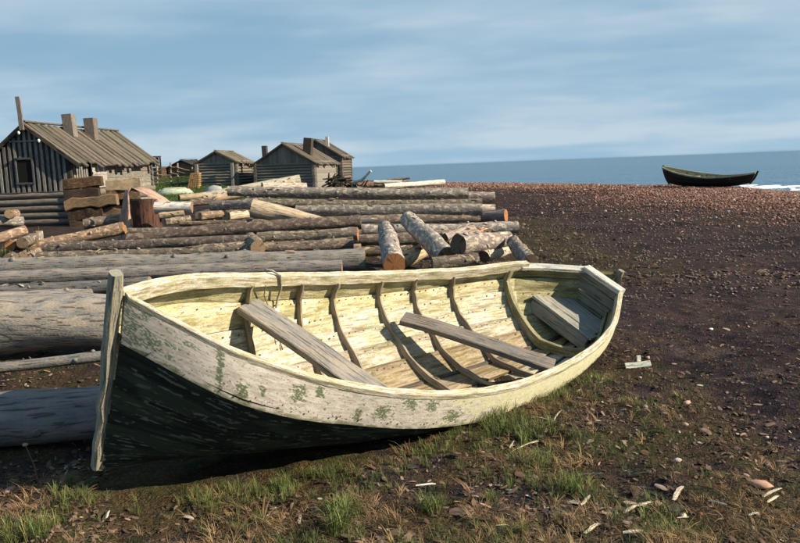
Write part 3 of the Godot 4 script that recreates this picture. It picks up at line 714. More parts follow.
func log_field():
	# [x1, y1, metres, x2, y2, metres, thickness in view at the first and second end, kind, knots, label]
	var near := "weathered logs lying behind the rowing boat"; var pile := "logs of the long pile"; var cut := "short cut logs at the pile's right end"; var left := "logs heaped by the left hut"
	var T := [
		[-40, 268, 12.0, 365, 259.5, 12.0, 19, 23, "grey", 7, "long silver grey log with sawn end, nearest behind the boat's far rail on top", near],
		[-40, 282, 11.3, 342, 267, 11.2, 17, 14, "grey", 6, "slimmer grey log with brown end lying against the long silver grey log", near],
		[-40, 295, 10.4, 150, 283, 10.4, 17, 15, "grey", 4, "grey log behind the large bleached log, ending behind the boat's stem", near],
		[-40, 304, 8.6, 92, 297, 8.8, 26, 16, "silver", 2, "pale bleached log whose hump shows above the big log left of the bow", near],
		[-60, 328, 7.0, 190, 320, 7.2, 58, 52, "silver", 4, "thick bleached log left of the boat's bow", near],
		[-50, 373, 5.6, 190, 345, 5.8, 11, 10, "grey", 2, "thin pole in shade under the thick bleached log beside the bow", near],
		[-60, 425, 4.55, 150, 409, 4.7, 58, 54, "grey", 2, "dark shaded log lowest at left, beside the boat's stem", near],
		[38, 257, 12.9, 262, 248, 12.8, 11, 10, "dark", 9, "dark log with many stub knots, just above the long grey log at left", near],
		[45, 249, 13.7, 250, 240, 13.6, 12, 11, "dark", 7, "upper of the two dark knotty logs at left of the pile", near],
		[128, 240, 15.0, 361, 222, 15.0, 13, 14, "dark", 4, "dark log under the tapered tan log, ending above two brown ends", pile],
		[258, 238, 14.3, 358, 234, 14.3, 12, 13, "brown", 2, "brown log in middle of three short ends, above the lit orange end", pile],
		[262, 248, 13.5, 353, 243, 13.5, 11, 13, "brown", 3, "brown log with a sunlit end, directly above the long grey log's end", pile],
		[188, 251, 13.0, 248, 246, 13.1, 9, 10, "brown", 4, "short brown knotty log left of the log end that faces us", pile],
		[258, 248, 12.6, 250, 240, 14.2, 16, 15, "brown", 0, "short log with its round brown end facing us, mid pile above the boat", pile],
		[252, 208.5, 15.6, 342, 225, 15.35, 19, 7, "tan", 2, "fat tan tapered log lying aslant on top of the pile", pile],
		[228, 191, 18.6, 468, 193.5, 18.6, 10, 11, "birch", 8, "top long grey log of the pile, its shadow dark beneath", pile],
		[440, 198, 19.3, 495, 197.5, 19.4, 11, 11, "birch", 2, "short grey log end standing out behind the top log at right", pile],
		[258, 202.5, 18.0, 482, 202, 18.0, 9, 7, "brown", 6, "second log from the pile's top, thin and pinkish", pile],
		[296, 211, 17.4, 482, 209.5, 17.4, 11, 13, "birch", 4, "third log from the pile's top, darkening to brown at its right end", pile],
		[455, 209.5, 18.6, 495, 209, 18.6, 9, 9, "pale", 0, "pale stub of log under the short grey end at right", pile],
		[340, 220.5, 17.2, 470, 219.5, 17.4, 8, 8, "grey", 3, "thin grey log in shadow below the third log", pile],
		[450, 219, 18.2, 506, 215.5, 17.6, 10, 13, "grey", 0, "log with bright orange red round end at the pile's right edge", pile],
		[362, 229.5, 16.5, 518, 227, 16.5, 11, 12, "birch", 4, "long grey log lowest at right, reaching farthest over the dark ground", pile],
		[340, 241, 15.4, 420, 240, 15.4, 11, 11, "dark", 1, "dark log behind the upright leaning grey log", pile],
		[350, 252, 14.4, 412, 252, 14.4, 11, 11, "dark", 1, "lower dark log behind the leaning grey log with orange end", pile],
		[386, 229, 13.4, 394, 264, 11.4, 18, 22, "birch", 1, "grey log leaning towards us with an orange sawn end", cut],
		[408, 219, 13.3, 447, 258, 11.8, 17, 22, "birch", 1, "grey log leaning down to the right over the pale split log", cut],
		[458, 244, 11.4, 507, 239, 12.3, 21, 16, "birch", 2, "short birch log with dark hollow end facing left", cut],
		[513, 242, 12.0, 531, 262, 10.6, 13, 17, "birch", 1, "short log at far right with a dark end towards us", cut],
		[400, 263, 12.4, 428, 248, 13.0, 17, 14, "tan", 0, "pale split log lying beneath the two leaning grey logs", cut],
		[484, 257, 11.7, 508, 248, 12.4, 13, 12, "pale", 0, "pale peeled log under the hollow ended birch log", cut],
		[446, 240, 13.4, 474, 230, 13.6, 15, 13, "pale", 0, "pale log behind the hollow ended birch log", cut],
		[470, 232, 14.0, 488, 232, 14.2, 10, 9, "rust", 0, "small rusty brown log end behind the hollow birch log", cut],
		[432, 264, 11.2, 478, 259, 11.3, 14, 13, "dark", 2, "dark rough log lying lowest in front of the hollow birch log", cut],
		[203, 196.5, 20.0, 300, 180, 20.6, 8, 11, "pale", 3, "pale log slanting up to the right before the middle hut", pile],
		[262, 187, 19.4, 306, 187.5, 19.6, 9, 9, "pale", 1, "short pale log lying next to the slanting one before the middle hut", pile],
		[203, 200, 19.2, 250, 192, 19.6, 8, 8, "tan", 2, "orange tan log below the slanting pale log", pile],
		[179, 198, 20.5, 206, 195.5, 20.8, 6.5, 6.5, "tan", 0, "short tan log with dark end at upper left of the pile", pile],
		[211, 206.5, 17.2, 257, 203.5, 17.0, 9, 11, "birch", 1, "grey log behind the thick end of the tapered tan log", pile],
		[190, 203, 18.6, 216, 200, 18.6, 7, 7, "dark", 0, "dark short log below the tan logs at upper left", pile],
		[155, 208, 18.0, 192, 207, 18.0, 12, 11, "white", 0, "thick whitish log right of the rusty tank", pile],
		[248, 198, 18.8, 276, 199, 18.8, 5, 5, "white", 0, "thin white pole between tan log and long top log", pile],
		[160, 216, 17.4, 184, 213, 17.6, 6, 6, "tan", 0, "small tan log beside the rusty tank", pile],
		[165, 222, 16.8, 190, 219, 17.0, 7, 7, "brown", 0, "small brown log below the small tan log", pile],
		[200, 216, 16.9, 225, 213.5, 17.0, 8, 7, "rust", 1, "short pinkish log under the tapered tan log's thick end", pile],
		[228, 216, 16.6, 247, 214, 16.8, 9, 9, "pale", 0, "pale block of log in the shade of the tapered tan log", pile],
		[180, 224, 16.2, 246, 223, 16.2, 5, 5, "rust", 1, "thin reddish pole lying level in the middle of the pile", pile],
		[192, 229, 15.6, 262, 227.5, 15.6, 6, 6, "birch", 1, "thin pale grey pole above the long dark log", pile],
		[128, 232, 15.4, 262, 229, 15.5, 8, 8, "dark", 2, "dark pole beside the rusty tank's foot", pile],
		[32, 248, 15.2, 124, 228, 15.4, 13, 12, "rust", 3, "peeling pinkish log with orange end, in front of the beam crib", left],
		[60, 240, 16.2, 126, 229, 16.4, 9, 8, "tan", 1, "tan log behind the peeling pinkish log", left],
		[84, 224, 18.6, 130, 218, 18.8, 11, 10, "brown", 0, "brown log propped at the foot of the beam crib", left],
		[-6, 240, 14.6, 26, 230, 15.0, 10, 10, "rust", 0, "pinkish log with dark end at the left edge", left],
		[-8, 221, 17.0, 23, 222, 17.4, 10, 10, "birch", 0, "grey log with an orange scar at far left, under the small round end", left],
		[9, 214, 17.0, 16, 214, 17.8, 9, 9, "rust", 0, "small round ended log on top of the left heap", left],
		[10, 246, 14.2, 26, 240, 15.4, 10, 10, "rust", 0, "log with red orange end facing us in the left heap", left],
		[22, 243, 14.0, 34, 238, 15.2, 11, 10, "dark", 0, "log with black end facing us in the left heap", left],
		[8, 259, 13.6, 22, 252, 14.8, 10, 9, "dark", 0, "dark log end lowest in the left heap", left],
		[26, 258, 13.6, 38, 252, 14.8, 10, 9, "brown", 0, "brown log end lowest but one in the left heap", left],
	]
	var i := 0
	var tops := []
	for q in T:
		i += 1
		var skew := rng.randf_range(-0.28, 0.28) if q[11] == pile else 0.0
		var a := at(q[0], q[1], q[2] - skew * 0.5); var b := at(q[3], q[4], q[5] + skew * 0.5)
		var r0: float = q[6] * q[2] / F / 2.0; var r1: float = q[7] * q[5] / F / 2.0
		a.y = maxf(a.y, r0 * 0.92); b.y = maxf(b.y, r1 * 0.92)
		var ec := Color(0.30, 0.22, 0.15)
		if "orange" in q[10]:
			ec = Color(0.40, 0.19, 0.09)
		elif "dark" in q[10] or "black" in q[10] or "hollow" in q[10]:
			ec = Color(0.16, 0.12, 0.09)  # darker ends: shade on ends turned from the sun put into colour
		make_log("log", q[10], q[11], a, b, r0, r1, q[8], i, q[9], ec)
	# logs underneath that carry the pile; their ends and flanks show in the gaps
	var U := [[-3.4, 1.6, 16.4, 0.15, 0.16], [-3.6, 1.9, 17.0, 0.15, 0.17], [-3.9, 2.0, 17.7, 0.15, 0.17], [-4.2, 2.1, 18.4, 0.15, 0.17], [-3.2, 1.7, 17.3, 0.43, 0.15], [-3.4, 1.9, 18.1, 0.43, 0.16], [-4.1, 2.0, 19.2, 0.30, 0.28], [-3.3, 1.8, 18.3, 0.70, 0.13], [-5.0, -2.2, 20.0, 0.2, 0.2], [-5.4, -2.4, 20.3, 0.55, 0.17], [-5.4, -2.8, 19.0, 0.15, 0.16], [-5.2, -2.6, 17.6, 0.15, 0.15], [-5.0, -2.4, 16.6, 0.15, 0.15], [-5.2, -2.0, 15.2, 0.14, 0.14], [-4.4, -0.7, 14.2, 0.13, 0.14]]
	for u in U:
		i += 1
		make_log("log", "brown log buried in the lower layers of the pile", "buried logs of the pile", Vector3(u[0] + rng.randf_range(-0.2, 0.2), u[3], -u[2]), Vector3(u[1] + rng.randf_range(-0.2, 0.2), u[3], -u[2] - rng.randf_range(-0.1, 0.1)), u[4], u[4] * 0.92, "brown", i, 1)
	# standing stump
	var sp := at(38, 240, 15.6); sp.y = 0.0
	make_log("tree_stump", "short pale stump standing upright beside the left log heap", "", sp + Vector3(0, 0.0, 0), sp + Vector3(0.02, 0.62, 0.01), 0.11, 0.09, "birch", 700, 1)
	# far pale logs at the edge of the shingle
	make_log("log", "long white driftwood log at the edge of the shingle", "driftwood by the water", at(384, 186, 44.0), at(444, 182, 46.0), 0.14, 0.16, "white", 801, 0)
	make_log("log", "dark driftwood log above the long white one, by the water", "driftwood by the water", at(386, 180.5, 52.0), at(410, 178, 52.0), 0.1, 0.07, "dark", 802, 2)
	make_log("log", "white driftwood pole left of the long white driftwood log", "driftwood by the water", at(374, 182, 46.0), at(402, 182, 46.0), 0.10, 0.12, "white", 803, 1)
	# heap of brushwood right of the huts: single crooked sticks
	var hp := thing("brushwood_heap", "dark heap of brushwood right of the huts", "brushwood", Vector3(-2.4, 0.0, -45.0))
	for k in 110:
		var p := Vector3(rng.randf_range(-1.5, 1.4), rng.randf_range(0.1, 0.5), rng.randf_range(-0.6, 0.6)); p.y += 0.95 * exp(-pow((p.x + 1.2) / 0.9, 2.0)) * rng.randf()
		var d := Vector3(rng.randf_range(-1, 1), rng.randf_range(-0.25, 0.6), rng.randf_range(-0.7, 0.7)).normalized(); var l := rng.randf_range(0.4, 1.1)
		part("stick", tube([p - d * l / 2, p + Vector3(0, rng.randf_range(-0.06, 0.06), 0), p + d * l / 2], [0.05, 0.06, 0.03], 5, tint(Color(0.035, 0.033, 0.025), 0.4)), M.wood, hp)
	var wp := part("pale_branch", tube([at(352, 183, 45) - hp.position, at(362, 180, 44.8) - hp.position, at(371, 171, 44.6) - hp.position], [0.10, 0.09, 0.07], 6, Color(0.72, 0.7, 0.65)), M.wood, hp)
	wp.set_meta("label", "bare white branch sticking up from the heap")
	# strips of shed bark and splinters lying over the logs
	var fx := [[], []]; var fc := [[], []]
	for k in 2600:
		var q: Array = laid[rng.randi() % laid.size()]
		var t := rng.randf(); var p: Vector3 = q[0].lerp(q[1], t); var r := lerpf(q[2], q[3], t)
		if -p.z > 30.0 or -p.z < 9.0:
			continue
		var ax: Vector3 = (q[1] - q[0]).normalized(); var sd := ax.cross(Vector3.UP).normalized(); var an := rng.randfn(0.0, 0.75)
		var up := (Vector3.UP * cos(an) + sd * sin(an)).normalized(); var s := rng.randf_range(0.02, 0.075) * (1.0 if rng.randf() < 0.9 else 1.6)
		var bs := Basis(ax, up, ax.cross(up)) * Basis(Vector3.UP, rng.randfn(0.0, 0.5)) * Basis(Vector3.RIGHT, rng.randf_range(-0.4, 0.4)) * Basis.from_scale(Vector3(s * 1.5, s * 0.6, s * 0.7))
		fx[k % 2].append(Transform3D(bs, p + up * r * 0.99))
		var pk := rng.randf()
		fc[k % 2].append(tint(Color(0.10, 0.075, 0.06) if pk < 0.45 else (Color(0.34, 0.24, 0.17) if pk < 0.8 else Color(0.42, 0.36, 0.28)), 0.3))
	for k in 2:
		scatter("shed_bark", ["strips of shed bark lying over the log pile", "splinters and curled bark lying over the log pile"][k], "bark", flake_mesh(140 + k * 3), M.plain, fx[k], fc[k])

# ------------------------------------------------------------------ the rowing boat
const BU := [0.0, 0.12, 0.3, 0.5, 0.7, 0.88, 1.0, 1.048]
const BB := [0.016, 0.386, 0.631, 0.716, 0.666, 0.5, 0.193, 0.025]
const BZ := [1.193, 0.961, 0.717, 0.549, 0.486, 0.517, 0.596, 0.64]
const BK := [0.14, 0.05, 0.03, 0.02, 0.02, 0.05, 0.13, 0.24]
const BL := 4.407
var boat_xf: Transform3D

func curve(ks: Array, vs: Array, u: float) -> float:
	var n := ks.size(); var i := 0
	while i < n - 2 and u > ks[i + 1]:
		i += 1
	var h: float = ks[i + 1] - ks[i]; var t := clampf((u - ks[i]) / h, 0.0, 1.0)
	var sl := func(j: int) -> float:
		if j == 0:
			return (vs[1] - vs[0]) / (ks[1] - ks[0])
		if j == n - 1:
			return (vs[n - 1] - vs[n - 2]) / (ks[n - 1] - ks[n - 2])
		return (vs[j + 1] - vs[j - 1]) / (ks[j + 1] - ks[j - 1])
	var m0: float = sl.call(i) * h; var m1: float = sl.call(i + 1) * h
	return (2 * t * t * t - 3 * t * t + 1) * vs[i] + (t * t * t - 2 * t * t + t) * m0 + (-2 * t * t * t + 3 * t * t) * vs[i + 1] + (t * t * t - t * t) * m1

# half section of a hull: v = 0 at the sheer, 0.3 at the lower edge of the top plank, 1 at the keel; (half breadth, height)
func section(u: float, v: float) -> Vector2:
	var b := curve(BU, BB, u); var z := curve(BU, BZ, u); var k := curve(BU, BK, u)
	var w := minf(lerpf(0.204, 0.11, smoothstep(0.45, 1.0, u)), (z - k) * 0.45)
	var lowp := Vector2(b * (1.015 if u > 0.25 else lerpf(1.3, 1.015, u / 0.25)), z - w)
	if v <= 0.3:
		return Vector2(b, z).lerp(lowp, v / 0.3)
	var t := (v - 0.3) / 0.7; var full := lerpf(0.66, 0.80, smoothstep(0.0, 0.3, u)) * (1.0 - 0.25 * smoothstep(0.8, 1.0, u))
	var p1 := Vector2(b * full, k + 0.05 + (lowp.y - k) * 0.08); var p2 := Vector2(0.018, k)
	return lowp * (1 - t) * (1 - t) + p1 * 2 * t * (1 - t) + p2 * t * t

func outward(u: float, v: float) -> Vector2:
	var d := section(u, minf(v + 0.02, 1.0)) - section(u, maxf(v - 0.02, 0.0))
	return Vector2(-d.y, d.x).normalized()

func hull_point(u: float, v: float, side: float, off: float) -> Vector3:
	var p := section(u, v) + outward(u, v) * off
	return Vector3(u * BL, p.y, maxf(p.x, 0.004) * side)

func rowing_boat():
	var ps := deg_to_rad(42.805); var ph := deg_to_rad(26.98)
	var es := Vector3(cos(ps), 0, -sin(ps)); var n0 := Vector3(sin(ps), 0, cos(ps)); var up := Vector3.UP
	var n := n0 * cos(ph) - up * sin(ph); var U := up * cos(ph) + n0 * sin(ph)
	boat_xf = Transform3D(Basis(es, U, n), Vector3(-1.646, 0.062, -3.884))
	var o := thing("rowing_boat", "old cream and green wooden rowing boat heeled over in the foreground", "boat", boat_xf.origin, boat_xf.basis)
	var vb := [0.0, 0.3, 0.44, 0.58, 0.72, 0.86, 1.0]
	var ustep := []
	for i in 49:
		ustep.append(0.004 + 1.042 * i / 48.0)
	for side in [1.0, -1.0]:
		for j in 6:
			var so := newst(); var si := newst()
			var ro := []; var ri := []
			for u in ustep:
				var v0: float = vb[j]; var v1: float = minf(vb[j + 1] + (0.018 if j < 5 else 0.0), 1.0)
				var wob := nz2.get_noise_2d(u * 9.0 + j * 7.0, side) * 0.004
				var a := hull_point(u, v0, side, 0.002 + wob); var b := hull_point(u, (v0 + v1) / 2, side, 0.009 + wob); var c := hull_point(u, v1, side, 0.017 + wob)
				var d := hull_point(u, v1, side, 0.003 + wob); var e := hull_point(u, (v0 + v1) / 2, side, -0.010 + wob); var f := hull_point(u, v0, side, -0.023 + wob)
				ro.append(PackedVector3Array([a, b, c, d])); ri.append(PackedVector3Array([d, e, f]))
			var oc := Color.WHITE; var ic := Color.WHITE
			var tints := [Color(0.94, 0.96, 0.72), Color(0.98, 0.97, 0.80), Color(1.02, 1.0, 0.95), Color(1.04, 1.01, 1.04), Color(0.92, 0.88, 0.88), Color(0.60, 0.52, 0.43)]
			ic = tint(tints[j], 0.04)
			# outer skin: its own lengthwise UV so that paint and moss lie where they do
			for k in 3:
				so.set_smooth_group(k if k == 2 else 0)
				for i in ro.size() - 1:
					var r: PackedVector3Array = ro[i]; var q: PackedVector3Array = ro[i + 1]
					var us := 1.0 if j == 0 else 3.0
					var u0: float = ustep[i] / 1.05 * us; var u1: float = ustep[i + 1] / 1.05 * us
					var va := [0.01, 0.5, 0.97, 0.99][k] as float; var vb2 := [0.5, 0.97, 0.99, 0.995][k] as float
					if j > 0:
						va = va * 0.3 + j * 0.37; vb2 = vb2 * 0.3 + j * 0.37
					quad(so, r[k], q[k], q[k + 1], r[k + 1], Vector2(u0, va), Vector2(u1, va), Vector2(u1, vb2), Vector2(u0, vb2), oc)
			sweep(si, ri.slice(0, 41), false, false, false, ic, false, 0.75, 1.3, Vector2(j * 0.29 + side * 0.4, j * 0.43))
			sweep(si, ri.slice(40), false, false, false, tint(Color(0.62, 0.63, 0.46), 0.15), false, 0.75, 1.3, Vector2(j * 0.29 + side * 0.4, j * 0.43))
			var top := []
			for i in ro.size():
				top.append(PackedVector3Array([ri[i][2], ro[i][0]]))
			sweep(si, top, false, false, false, Color(0.22, 0.17, 0.11), false, 0.75, 1.3)
			var mesh := done(so, null, M.paint_out if j == 0 else M.paint_low_shaded)
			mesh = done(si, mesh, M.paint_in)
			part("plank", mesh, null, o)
	# rusted nail heads and roves along the laps, too small to pick out singly
	var ns := newst(); ns.set_smooth_group(-1)
	for side in [1.0, -1.0]:
		for j in 6:
			for i in 62:
				var u := 0.03 + 0.95 * i / 61.0 + rng.randf_range(-0.004, 0.004)
				for face in 2:
					if rng.randf() < 0.3 or (face == 0 and j > 0):
						continue
					var v: float = vb[j] + (0.03 if face == 1 else 0.26) + rng.randf_range(-0.006, 0.006); var off := -0.0245 if face == 1 else 0.0175
					var c := hull_point(u, v, side, off); var q := outward(u, v); var nrm := Vector3(0, q.y, q.x * side) * (-1.0 if face == 1 else 1.0); var r := rng.randf_range(0.004, 0.0075)
					var t1 := Vector3.RIGHT; var t2 := nrm.cross(t1).normalized()
					for k in 6:
						var a0 := TAU * k / 6.0; var a1 := TAU * (k + 1) / 6.0
						vert(ns, c + nrm * 0.004, Vector2.ZERO, Color(0.12, 0.06, 0.035)); vert(ns, c + (t1 * cos(a0) + t2 * sin(a0)) * r, Vector2.ZERO, Color(0.14, 0.07, 0.04)); vert(ns, c + (t1 * cos(a1) + t2 * sin(a1)) * r, Vector2.ZERO, Color(0.14, 0.07, 0.04))
	part("nails", done(ns), M.plain, o).set_meta("kind", "stuff")
	# rails along the sheer
	for side in [1.0, -1.0]:
		var st := newst(); var rings := []
		var end := 0.995 if side > 0 else 0.885
		for i in 45:
			var u := lerpf(0.006, end, i / 44.0)
			var p := hull_point(u, 0.0, side, 0.0)
			var lift := 0.0
			if side < 0:
				lift = 0.035 * smoothstep(0.74, 0.885, u)
			var iw := minf(0.042, absf(p.z) * 0.8); var ow := 0.008
			var wob := nz2.get_noise_2d(u * 14.0, side * 4.0) * 0.005; var wb2 := nz2.get_noise_2d(u * 25.0 + 30.0, side * 4.0) * 0.004
			var top := p.y + 0.018 + lift + wob; var bot := p.y - 0.062 + lift + wob + wb2
			var zi: float = (absf(p.z) - iw + wb2) * side; var zo: float = (absf(p.z) + ow) * side
			rings.append(PackedVector3Array([Vector3(p.x, bot, zi), Vector3(p.x, top - 0.006, zi), Vector3(p.x, top, zi + 0.006 * side), Vector3(p.x, top, zo - 0.006 * side), Vector3(p.x, top - 0.008, zo), Vector3(p.x, p.y - 0.018 + lift, zo), Vector3(p.x, p.y - 0.022 + lift, absf(p.z) * side + 0.004 * side), Vector3(p.x, bot, absf(p.z) * side - 0.019 * side)]))
		sweep(st, rings, true, true, true, Color(1.14, 1.13, 1.28), true, 0.9, 2.0, Vector2(0.3 * side, 0.2))
		part("gunwale", done(st), M.paint_in, o)
	# bare grey cap plank at the far quarter
	var cr := []; var cst := newst()
	for i in 10:
		var u := lerpf(0.872, 1.0, i / 9.0); var p := hull_point(u, 0.0, -1.0, 0.0)
		cr.append(PackedVector3Array([Vector3(p.x, p.y - 0.01, p.z - 0.03), Vector3(p.x, p.y + 0.016, p.z - 0.03), Vector3(p.x, p.y + 0.016, p.z + 0.055), Vector3(p.x, p.y - 0.01, p.z + 0.055)]))
	sweep(cst, cr, true, true, true, Color(0.55, 0.54, 0.48), true, 0.8, 1.4)
	part("quarter_cap", done(cst), M.wood, o)
	# stem and stern posts, keel
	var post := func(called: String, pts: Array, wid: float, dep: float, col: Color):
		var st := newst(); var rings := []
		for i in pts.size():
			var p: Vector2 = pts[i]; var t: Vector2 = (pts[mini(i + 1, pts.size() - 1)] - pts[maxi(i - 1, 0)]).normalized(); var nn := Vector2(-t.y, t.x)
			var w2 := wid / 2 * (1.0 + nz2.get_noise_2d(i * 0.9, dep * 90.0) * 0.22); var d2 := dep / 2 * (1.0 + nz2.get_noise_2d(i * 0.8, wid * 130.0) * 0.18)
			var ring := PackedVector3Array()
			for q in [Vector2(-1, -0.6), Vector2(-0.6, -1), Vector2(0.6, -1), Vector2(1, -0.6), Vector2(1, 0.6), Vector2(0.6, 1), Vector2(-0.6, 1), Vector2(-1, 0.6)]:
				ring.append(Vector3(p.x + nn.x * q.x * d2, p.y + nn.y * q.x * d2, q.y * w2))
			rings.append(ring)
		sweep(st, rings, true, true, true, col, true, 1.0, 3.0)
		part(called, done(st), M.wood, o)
	var sp := []
	for i in 15:
		sp.append(Vector2(lerpf(-0.022, 0.018, i / 14.0) + nz2.get_noise_2d(i * 0.7, 8.0) * 0.012, lerpf(1.305, 0.12, i / 14.0)))
	var ff := [Vector2(0.018, 0.13)]
	for i in 9:
		ff.append(Vector2(0.03 + 0.075 * i, curve(BU, BK, (0.03 + 0.075 * i) / BL) - 0.012))
	post.call("forefoot", ff, 0.048, 0.05, Color(0.12, 0.10, 0.08))  # darker than the stem: shade under the bow put into its colour
	post.call("stem_post", sp, 0.052, 0.06, Color(0.34, 0.33, 0.27))
	post.call("stern_post", [Vector2(4.63, 0.67), Vector2(4.635, 0.5), Vector2(4.62, 0.3), Vector2(4.55, 0.15), Vector2(4.3, 0.06)], 0.05, 0.05, Color(0.30, 0.28, 0.22))
	post.call("keel", [Vector2(0.5, 0.012), Vector2(1.5, 0.0), Vector2(3.0, -0.012), Vector2(4.4, 0.055)], 0.05, 0.06, Color(0.12, 0.10, 0.08))
	# ribs: grown crooks running from rail to rail
	var ri := 0
	for u in [0.265, 0.372, 0.45, 0.555, 0.635, 0.725]:
		var st := newst(); var rings := []; ri += 1
		for i in 41:
			var t := i / 40.0 * 2.0 - 1.0; var side := -1.0 if t < 0 else 1.0
			var v := 1.0 - absf(t) * 0.93
			var uu: float = u + nz2.get_noise_2d(t * 2.2, ri * 11.0) * 0.007 + t * 0.004
			var p := section(uu, v) - outward(uu, v) * 0.012
			var inw := -outward(uu, v)
			if v > 0.9:
				inw = inw.lerp(Vector2(0, 1), (v - 0.9) / 0.1).normalized()
			var wd := 0.0145 * (1.0 + nz2.get_noise_2d(t * 5.0, ri * 3.0 + 40.0) * 0.3); var dp := 0.044 * (1.0 + nz2.get_noise_2d(t * 4.0, ri * 7.0 + 90.0) * 0.25)
			var ring := PackedVector3Array()
			for q in [Vector2(-1, 0), Vector2(-1, 0.6), Vector2(-0.5, 1), Vector2(0.5, 1), Vector2(1, 0.6), Vector2(1, 0)]:
				var w2: Vector2 = p + inw * q.y * dp
				ring.append(Vector3(uu * BL + q.x * wd, w2.y, w2.x * side))
			rings.append(ring)
		sweep(st, rings, true, true, true, tint(Color(0.34, 0.285, 0.22), 0.18), true, 1.0, 3.0, Vector2(ri * 0.3, ri * 0.17))
		part("rib", done(st), M.wood, o)
	# broad after frame, painted pale green
	var ast := newst(); var ar := []
	for i in 33:
		var t := i / 32.0 * 2.0 - 1.0; var side := -1.0 if t < 0 else 1.0
		var v := 1.0 - absf(t) * 0.96; var uu := 0.852
		var p := section(uu, v) - outward(uu, v) * 0.012; var inw := -outward(uu, v)
		if v > 0.9:
			inw = inw.lerp(Vector2(0, 1), (v - 0.9) / 0.1).normalized()
		var dp := lerpf(0.04, 0.075, smoothstep(0.2, 0.75, v)); var q2 := p + inw * dp
		ar.append(PackedVector3Array([Vector3(uu * BL - 0.022, p.y, p.x * side), Vector3(uu * BL - 0.022, q2.y, q2.x * side), Vector3(uu * BL + 0.022, q2.y, q2.x * side), Vector3(uu * BL + 0.022, p.y, p.x * side)]))
	sweep(ast, ar, true, true, true, Color(0.52, 0.53, 0.42), true, 0.8, 1.4)
	part("after_frame", done(ast), M.paint_in, o)
	# the two thwarts
	var grey := Color(0.30, 0.275, 0.25)
	var t1 := box_at("thwart", Vector3(1.16, 0.555, -0.565), Vector3(1.47, 0.53, 0.56), 0.19, 0.05, grey, M.wood, o, 11, 0.004, Vector3(1, 0, -0.25).normalized())
	t1.set_meta("label", "grey forward thwart plank fixed across the boat")
	var t2 := box_at("thwart", Vector3(2.50, 0.285, -0.44), Vector3(3.10, 0.40, 0.56), 0.165, 0.045, Color(0.21, 0.185, 0.165), M.wood, o, 15, 0.005, Vector3(1, 0, -0.5).normalized())
	t2.set_meta("label", "dark after thwart plank come loose and lying aslant")
	# stern seat: planks across, with a dark front board; beam across the quarters; bulkhead
	for i in 4:
		var s := 4.0 + i * 0.098; var hb := lerpf(0.33, 0.22, i / 3.0)
		box_at("seat_plank", Vector3(s, 0.295, -hb), Vector3(s, 0.295, hb), 0.095, 0.026, tint(Color(0.33, 0.325, 0.29), 0.1), M.wood, o, 20 + i, 0.003, Vector3.RIGHT)
	box_at("seat_front", Vector3(3.955, 0.225, -0.31), Vector3(3.955, 0.225, 0.31), 0.11, 0.025, Color(0.30, 0.29, 0.26), M.wood, o, 25, 0.002)
	box_at("quarter_beam", Vector3(4.39, 0.612, -0.20), Vector3(4.39, 0.612, 0.20), 0.095, 0.045, Color(0.62, 0.61, 0.55), M.wood, o, 26, 0.002, Vector3.RIGHT)
	for i in 4:
		var z := 0.555 - i * 0.095; var hb := 0.175
		for k in 40:
			var pt := section(0.992, k / 39.0)
			if pt.y < z:
				hb = pt.x; break
		box_at("bulkhead_board", Vector3(4.38, z, -hb), Vector3(4.38, z, hb), 0.09, 0.02, tint(Color(0.24, 0.245, 0.20), 0.15), M.wood, o, 27 + i, 0.002)
	# rope end slung over the far rail
	var L := func(u: float, v: float, off: float, dy: float) -> Vector3:
		return boat_xf * (hull_point(u, v, -1.0, off) + Vector3(0, dy, 0))
	var rp := [L.call(0.292, 0.0, 0.03, -0.04), L.call(0.292, 0.0, 0.02, 0.03), L.call(0.296, 0.0, -0.03, 0.05), L.call(0.312, 0.0, -0.052, 0.025), L.call(0.320, 0.1, -0.055, 0.0), L.call(0.322, 0.25, -0.04, 0.0), L.call(0.322, 0.36, -0.03, 0.0), L.call(0.320, 0.46, -0.03, 0.0)]
	var rope := part(numbered("rope"), tube(rp, [0.007, 0.007, 0.007, 0.007, 0.007, 0.007, 0.007, 0.006], 7, Color(0.50, 0.44, 0.34)), M.wood, self)
	tag(rope, "thin frayed rope slung over the boat's far rail", "rope")
	part("knot", pebble_mesh(21), M.plain, rope, Transform3D(Basis.from_scale(Vector3(0.055, 0.06, 0.05)), rp[6]))
	part("strand", tube([L.call(0.285, 0.06, -0.058, 0.0), L.call(0.292, 0.2, -0.035, 0.0), L.call(0.305, 0.32, -0.03, 0.0), rp[6]], [0.004, 0.004, 0.004, 0.004], 6, Color(0.22, 0.19, 0.15)), M.wood, rope)
	part("strand", tube([rp[6], L.call(0.318, 0.5, -0.03, 0.0), L.call(0.322, 0.62, -0.03, 0.0)], [0.004, 0.004, 0.004], 6, Color(0.22, 0.19, 0.15)), M.wood, rope)
	var rag := part(numbered("crumpled_rag"), pebble_mesh(33), M.insul, self, Transform3D(boat_xf.basis * Basis.from_scale(Vector3(0.11, 0.09, 0.08)), boat_xf * Vector3(3.45, 0.185, 0.33)))
	tag(rag, "small crumpled white rag on the boat's bottom boards", "rag")

func in_boat(x: float, d: float) -> bool:
	var p := boat_xf.affine_inverse() * Vector3(x, 0.05, -d)
	var u := p.x / BL
	if u < -0.01 or u > 1.05:
		return false
	return absf(p.z) < curve(BU, BB, clampf(u, 0, 1.04)) + 0.02 and p.y > -0.25

